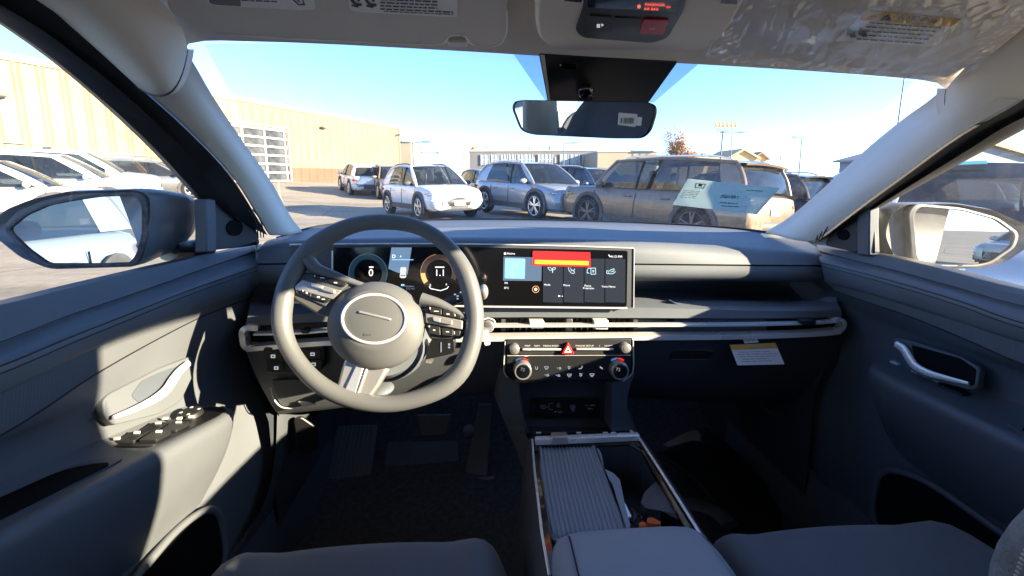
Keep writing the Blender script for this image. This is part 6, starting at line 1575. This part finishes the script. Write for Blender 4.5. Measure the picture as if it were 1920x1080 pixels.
MB().sweep([wp_(Y0 - .3, ZE, .02), wp_(Y1 + .3, ZE, .02)], [(-.16, -.12), (.10, -.12), (.10, .05), (-.16, .05)], (0, 0, 1)).build('eave_trim', mTRIMW, wh)
MB().grid([[wp_(Y0, ZE + .08), wp_(Y1, ZE + .08)], [V((wall_x(Y0) - 30, Y0 + 14, ZE + 1.6)), V((wall_x(Y1) - 30, Y1 + 14, ZE + 1.6))]]).build('roof', mTRIMW, wh, smooth=0)
MB().sweep([wp_(Y1 - .1, ZB, .03), wp_(Y1 - .1, ZE, .03)], [(-.1, -.06), (.1, -.06), (.1, .06), (-.1, .06)], (0, 1, 0)).build('corner_trim', mTRIMW, wh)
# glazed door: frame, five rails by three stiles, panes
mDFR = mat('white door frame', (.50, .50, .49), .45, var=.03); mDGL = mat('dark door pane', (.055, .058, .06), .3, var=.35, vscale=2, spec=.25)
dz0 = CAM_H - .10
db = MB()
for i in range(4):
    y_ = DY0 + .12 + (DY1 - DY0 - .24) * i / 3
    db.sweep([wp_(y_, dz0, -.02), wp_(y_, DZ, -.02)], [(-.07, -.03), (.07, -.03), (.07, .03), (-.07, .03)], (0, 1, 0))
for j in range(7):
    z_ = dz0 + .06 + (DZ - dz0 - .12) * j / 6
    db.sweep([wp_(DY0, z_, -.018), wp_(DY1, z_, -.018)], [(-.055, -.03), (.055, -.03), (.055, .03), (-.055, .03)], (0, 0, 1))
dd = db.build('roller_door', mDFR, wh)
for i in range(3):
    for j in range(6):
        a0 = DY0 + .12 + (DY1 - DY0 - .24) * i / 3 + .08; a1 = DY0 + .12 + (DY1 - DY0 - .24) * (i + 1) / 3 - .08
        b0 = dz0 + .06 + (DZ - dz0 - .12) * j / 6 + .06; b1 = dz0 + .06 + (DZ - dz0 - .12) * (j + 1) / 6 - .06
        MB().grid([[wp_(a0, b0, -.04), wp_(a1, b0, -.04)], [wp_(a0, b1, -.04), wp_(a1, b1, -.04)]]).build('door_pane', mDGL, dd, smooth=0)
MB().sweep([wp_(DY0 - .08, dz0, .03), wp_(DY0 - .08, DZ + .12, .03), wp_(DY1 + .08, DZ + .12, .03), wp_(DY1 + .08, dz0, .03)], [(-.08, -.05), (.08, -.05), (.08, .05), (-.08, .05)], (.91, -.41, 0)).build('door_surround', mDFR, wh)
# small window low on the near stretch, pipes, wall lamps
wn0 = 18.9; MB().grid([[wp_(wn0, CAM_H + .7, .03), wp_(wn0 + 2.1, CAM_H + .7, .03)], [wp_(wn0, CAM_H + 1.3, .03), wp_(wn0 + 2.1, CAM_H + 1.3, .03)]]).build('window', mat('louvre window', (.30, .24, .18), .5), wh, smooth=0)
mPIPE = mat('wall pipe', (.42, .34, .24), .5)
MB().tube([wp_(15.5, CAM_H + 1.55, .08), wp_(17.8, CAM_H + 1.45, .08)], .03, 6).tube([wp_(16.3, CAM_H + .5, .08), wp_(16.3, CAM_H + 1.5, .08)], .03, 6).build('pipe', mPIPE, wh)
MB().tube([wp_(15.0, CAM_H + 1.15, .08), wp_(22.0, CAM_H + 1.18, .08)], .025, 6).tube([wp_(18.5, CAM_H + .3, .08), wp_(18.5, CAM_H + 1.35, .08), wp_(18.3, CAM_H + 1.4, .25)], .04, 6).build('pipe', mPIPE, wh)
mWLAMP = mat('wall lamp housing', (.30, .25, .18), .5)
for y_, z_ in ((17.3, CAM_H + 3.15), (31.6, CAM_H + 3.65)):
    la_ = MB().ell(wp_(y_, z_, .22), (.24, .30, .09), 14, 8).build('wall_lamp', mWLAMP, wh, smooth=80)
MB().tube([wp_(Y1 - .5, CAM_H + 3.9, .05), wp_(Y1 - .5, CAM_H + 3.9, .5)], .07, 8).build('wall_lamp', mWLAMP, wh)

# ------------------------------------------------------------------ far buildings
def pg(px, Y): return (px - 905) / 800 * Y
def zpx(py, Y): return CAM_H + (335 - py) / 800 * Y
def block(name, label, x0, x1, ytop, Y, m, depth=12, cat='building', ext=None):
    X0, X1 = pg(x0, Y), pg(x1, Y); z1 = zpx(ytop, Y)
    o = empty(name, ((X0 + X1) / 2, Y, gz((X0 + X1) / 2, Y)))
    tag(o, label, cat)
    MB().box(((X0 + X1) / 2, Y + depth / 2, (z1 + 0) / 2 - .05), (X1 - X0, depth, z1 + .1)).build('wall', m, o, smooth=0)
    MB().box(((X0 + X1) / 2, Y + depth / 2, z1 + .05), (X1 - X0 + .3, depth + .3, .25)).build('parapet', mTRIMF, o, smooth=0)
    return o
mTRIMF = mat('far trim', (.42, .40, .37), .6); mFAR1 = mat('far grey wall', (.17, .165, .16), .7, var=.05, vscale=.3); mFAR2 = mat('far cream wall', (.30, .265, .19), .7, var=.04, vscale=.3)
b1 = block('showroom', 'long grey low building with big windows behind the parked row', 882, 1121, 285, 85, mFAR1, cat='building')
mFGL = mat('far window glass', (.30, .36, .40), .15, var=.3, vscale=.5)
for x0, x1 in ((903, 918), (922, 936), (940, 952), (955, 967), (971, 984), (986, 998), (1009, 1022), (1024, 1036), (1050, 1066), (1070, 1086), (1092, 1112)):
    X0, X1 = pg(x0, 85), pg(x1, 85)
    wd = MB().box(((X0 + X1) / 2, 84.93, zpx(301, 85)), (X1 - X0, .2, 2.0)).build('window', mFGL, b1, smooth=0)
    fr_ = MB()
    for t in (0, .5, 1): fr_.box((X0 + (X1 - X0) * t, 84.8, zpx(301, 85)), (.14, .1, 2.1))
    fr_.box(((X0 + X1) / 2, 84.8, zpx(301, 85)), (X1 - X0, .1, .14)); fr_.build('window_frame', mDFR, wd, smooth=0)
for x in (1001, 1041):
    MB().box((pg(x, 85), 84.9, 2.6), (.3, .25, 5.2)).build('pilaster', mTRIMF, b1, smooth=0)
for x0, x1, yt in ((993, 1012, 281), (1030, 1040, 279)):
    MB().box(((pg(x0, 90) + pg(x1, 90)) / 2, 90, zpx(yt + 2, 90)), (pg(x1, 90) - pg(x0, 90), 2, 1.0)).build('roof_unit', mTRIMF, b1, smooth=0)
block('shop_building', 'cream flat-roofed building right of the long grey one', 1121, 1235, 287, 75, mFAR2)
block('annex_building', 'pale cream block just past the warehouse corner', 745, 776, 268, 60, mFAR2)
block('low_building', 'low white building in the far gap behind the white crossover', 776, 884, 309, 120, mat('far white wall', (.62, .62, .60), .7))
def house(name, label, x0, x1, ye, yr, Y, mw, mr, depth=9, mf=None):
    X0, X1 = pg(x0, Y), pg(x1, Y); ze, zr_ = zpx(ye, Y), zpx(yr, Y); Xm = (X0 + X1) / 2
    o = empty(name, (Xm, Y, 0)); tag(o, label, 'house')
    MB().plate([V((X0, Y, -.1)), V((X1, Y, -.1)), V((X1, Y, ze)), V((Xm, Y, zr_)), V((X0, Y, ze))], (0, depth, 0)).build('wall', mw, o, smooth=0)
    t = .25
    for a_, b_ in ((X0 - .6, Xm), (X1 + .6, Xm)):
        za = ze - .6 * (zr_ - ze) / (Xm - X0)
        MB().plate([V((a_, Y - .5, za)), V((b_, Y - .5, zr_)), V((b_, Y - .5, zr_ + t)), V((a_, Y - .5, za + t))], (0, depth + 1, 0)).build('roof', mr, o, smooth=0)
        MB().plate([V((a_, Y - .62, za - .15)), V((b_, Y - .62, zr_ - .15)), V((b_, Y - .62, zr_ + t)), V((a_, Y - .62, za + t))], (0, .1, 0)).build('barge_board', mf or mr, o, smooth=0)
    return o
mROOF = mat('far brown roof', (.24, .17, .12), .8); mORF = mat('orange barge board', (.62, .26, .10), .6); mSAND = mat('sand wall', (.66, .48, .24), .7); mGRH = mat('grey house wall', (.24, .27, .30), .7)
house('far_house', 'sand coloured gable roof above the bronze car', 1375, 1432, 299, 284, 90, mSAND, mat('sand roof', (.62, .44, .22), .7))
house('far_house', 'small brown roofed gable right of the sand coloured one', 1425, 1452, 300, 290, 95, mSAND, mROOF)
house('gabled_building', 'grey gabled building with orange edge seen through the passenger window', 1738, 2020, 302, 267, 46, mGRH, mat('grey roof', (.25, .25, .26), .8), mf=mORF)
MB().box((pg(1330, 80), 82, zpx(305, 80) / 2), (14, 6, zpx(291, 80))).build('low_roofed_building', mat('tan far wall', (.46, .34, .22), .8), None, smooth=0)
tag(bpy.data.objects['low_roofed_building'], 'low tan building between the autumn tree and the sand gable', 'building')

# ------------------------------------------------------------------ lamp posts, signs, trees, wires
mPOLE = mat('grey steel pole', (.10, .12, .14), .5, metal=.3)
def lamp(px, ytop, Y, label, arms=1, r_=.09, head=1.0, name='street_lamp'):
    X = pg(px, Y); z = zpx(ytop, Y)
    o = empty(name, (X, Y, gz(X, Y))); tag(o, label, 'lamp', 'lamp posts round the lot')
    MB().tube([V((X, Y, gz(X, Y) - .05)), V((X, Y, z))], [r_, r_ * .6], 8).build('pole', mPOLE, o)
    for s_ in ((1,) if arms == 1 else (-1, 1)) if arms > 0 else ():
        MB().tube([V((X, Y, z - .05)), V((X + s_ * head, Y, z + .05))], r_ * .5, 6).build('arm', mPOLE, o)
        MB().box((X + s_ * head * 1.25, Y, z + .05), (head * .7, .35, .14)).build('lamp_head', mPOLE, o, bevel=.03)
    return o
lamp(780, 269, 50, 'tall lamp post with two heads right of the warehouse corner', 2, head=1.2)
lamp(810, 287, 70, 'short double lamp post right of the tall two-headed one', 2, head=.9)
lamp(818, 289, 72, 'thin lamp post, second of the pair right of the tall one', 1, head=.5)
lamp(868, 291, 80, 'thin bare lamp post left of the long grey building', 1, head=.3)
lamp(904, 279, 95, 'lamp post right of the yellow dome sign', 2, head=.9)
lamp(1057, 271, 70, 'lamp post with one arm above the long grey building', 1, head=1.4)
lamp(1380, 252, 60, 'lamp post with two heads right of the tall yellow sign', 2, head=1.1)
lamp(1520, 261, 55, 'lone lamp post near the passenger pillar, head to its left', 0)
o_ = bpy.data.objects['street_lamp.007']
MB().tube([V((pg(1520, 55), 55, zpx(261, 55))), V((pg(1510, 55), 55, zpx(260, 55)))], .05, 6).build('arm', mPOLE, o_); MB().box((pg(1506, 55), 55, zpx(260.5, 55)), (.6, .35, .14)).build('lamp_head', mPOLE, o_, bevel=.03)
o_ = empty('light_pole', (pg(1716, 40), 40, 0)); tag(o_, 'thin tall pole seen just inside the passenger windscreen pillar', 'pole')
MB().tube([V((pg(1710, 40), 40, -.05)), V((pg(1717, 40), 40, zpx(120, 40)))], [.08, .05], 8).build('pole', mPOLE, o_)
# yellow sign like a row of stakes on a tall pole
mYS = mat('yellow sign', (.46, .22, .012), .5, var=.03)
o_ = empty('pole_sign', (pg(1360, 70), 70, 0)); tag(o_, 'tall pole sign topped by a row of yellow letter shapes', 'sign')
MB().tube([V((pg(1358, 70), 70, -.05)), V((pg(1362, 70), 70, zpx(249, 70)))], .12, 8).build('pole', mPOLE, o_)
MB().box((pg(1364, 70), 70, zpx(249, 70)), (2.3, .12, .10)).build('cross_bar', mPOLE, o_)
for i, x in enumerate((1347, 1354, 1361, 1369, 1377, 1385)):
    q = lambda a_, b_: V((pg(a_, 70), 69.9, zpx(b_, 70)))
    dx = (-2, 0, 0, 0, 0, 2)[i]
    MB().plate([q(x - 1.6 + dx, 232), q(x + 1.6 + dx, 232), q(x + 1.2 + dx * .6, 236), q(x + 3.0, 242.5), q(x + .8, 242.5), q(x, 238), q(x - .8, 242.5), q(x - 3.0, 242.5), q(x - 1.2 + dx * .6, 236)], (0, .15, 0)).build('sign_letter', mYS, o_, smooth=0)
for i, x in enumerate((1350.5, 1365, 1380)): MB().tube([V((pg(x, 70), 70, zpx(243, 70))), V((pg(x, 70), 70, zpx(249, 70)))], .05, 6).build('strut', mPOLE, o_)
# dome sign on a white dish
o_ = empty('dome_sign', (pg(890, 100), 100, 0)); tag(o_, 'golden dome sign on a white dish above the long grey building', 'sign')
MB().tube([V((pg(890, 100), 100, -.05)), V((pg(890, 100), 100, zpx(284, 100)))], .14, 8).build('pole', mPOLE, o_)
MB().ell((pg(890, 100), 100, zpx(283.5, 100)), (1.2, 1.2, .22), 16, 8).build('dish', mDFR, o_, smooth=80)
MB().dome((pg(890, 100), 100, zpx(283, 100)), (0, 0, 1), .65, .8, 16, 6).build('dome', mYS, o_, smooth=80)
# utility wires
mWIRE = mat('wire', (.05, .05, .05), .6, var=0)
for x, Y, yt in ((1480, 110, 296), (1585, 112, 299)):
    o_ = empty('utility_pole', (pg(x, Y), Y, 0)); tag(o_, 'wooden utility pole left of the lone lamp post' if x < 1500 else 'wooden utility pole hidden behind the passenger pillar', 'pole')
    MB().tube([V((pg(x, Y), Y, -.05)), V((pg(x, Y), Y, zpx(yt, Y)))], .13, 6).build('pole', mROOF, o_); MB().box((pg(x, Y), Y, zpx(yt + 2, Y)), (1.8, .12, .12)).build('cross_arm', mROOF, o_)
wv = MB().tube([V((pg(1440, 112), 112, zpx(297, 112))), V((pg(1480, 110), 110, zpx(297, 110))), V((pg(1530, 111), 111, zpx(299, 111))), V((pg(1585, 112), 112, zpx(299, 112)))], .035, 4, res=24).build('overhead_wire', mWIRE)
tag(wv, 'overhead wire strung between the far utility poles', 'wire')
def tree(name, label, px, ytop, Y, wpx, ml_, seed, n_=900, crown_lo=.28, leaf=.17):
    rnd = random.Random(seed)
    X = pg(px, Y); z0 = gz(X, Y); H_ = zpx(ytop, Y) - z0; w_ = wpx / 800 * Y / 2
    o = empty(name, (X, Y, z0)); tag(o, label, 'tree', 'trees beyond the lot')
    tb = MB(); tips = []
    tb.tube([V((X, Y, z0 - .05)), V((X + .1, Y, z0 + H_ * .25)), V((X, Y, z0 + H_ * .45))], [.22, .17, .12], 8, res=8)
    for k_ in range(11):
        a_ = rnd.uniform(0, 6.283); l_ = rnd.uniform(.5, 1)
        b_ = V((X, Y, z0 + H_ * rnd.uniform(.25, .45))); t_ = V((X + math.cos(a_) * w_ * l_ * .9, Y + math.sin(a_) * w_ * l_ * .9, z0 + H_ * rnd.uniform(.5, .98)))
        md = b_.lerp(t_, .5) + V((rnd.uniform(-.2, .2), rnd.uniform(-.2, .2), .15))
        tb.tube([b_, md, t_], [.08, .05, .015], 5, res=7); tips += [t_, md.lerp(t_, .5), md]
    tb.build('trunk', mROOF, o)
    cb = MB()
    for k_ in range(n_):
        c_ = rnd.choice(tips) + V((rnd.gauss(0, w_ * .16), rnd.gauss(0, w_ * .16), rnd.gauss(0, H_ * .06)))
        if c_.z < z0 + H_ * crown_lo: continue
        u_ = V((rnd.gauss(0, 1), rnd.gauss(0, 1), rnd.gauss(0, 1))).normalized(); v_ = u_.orthogonal().normalized(); s_ = leaf * rnd.uniform(.5, 1.2)
        i_ = len(cb.v); cb.v += [c_ - u_ * s_, c_ + v_ * s_ * .5, c_ + u_ * s_, c_ - v_ * s_ * .5]; cb.f.append((i_, i_ + 1, i_ + 2, i_ + 3))
    cb.build('crown', ml_, o, smooth=0)
mLF = mat('autumn leaves', (.40, .23, .11), .8, var=.3, vscale=.9); mLG = mat('rusty leaves', (.36, .19, .09), .8, var=.3, vscale=1)
tree('autumn_tree', 'orange autumn tree with bare twigs above the bronze car roof', 1277, 254, 62, 78, mLF, 3, 5000)
tree('autumn_tree', 'small rust coloured tree top over the cream flat roof', 1190, 279, 110, 30, mLG, 5, 1200)
tree('autumn_tree', 'low rusty bush tree right of the big orange tree', 1318, 287, 95, 34, mLG, 8, 1200)
bpy.data.objects.remove(_fo)
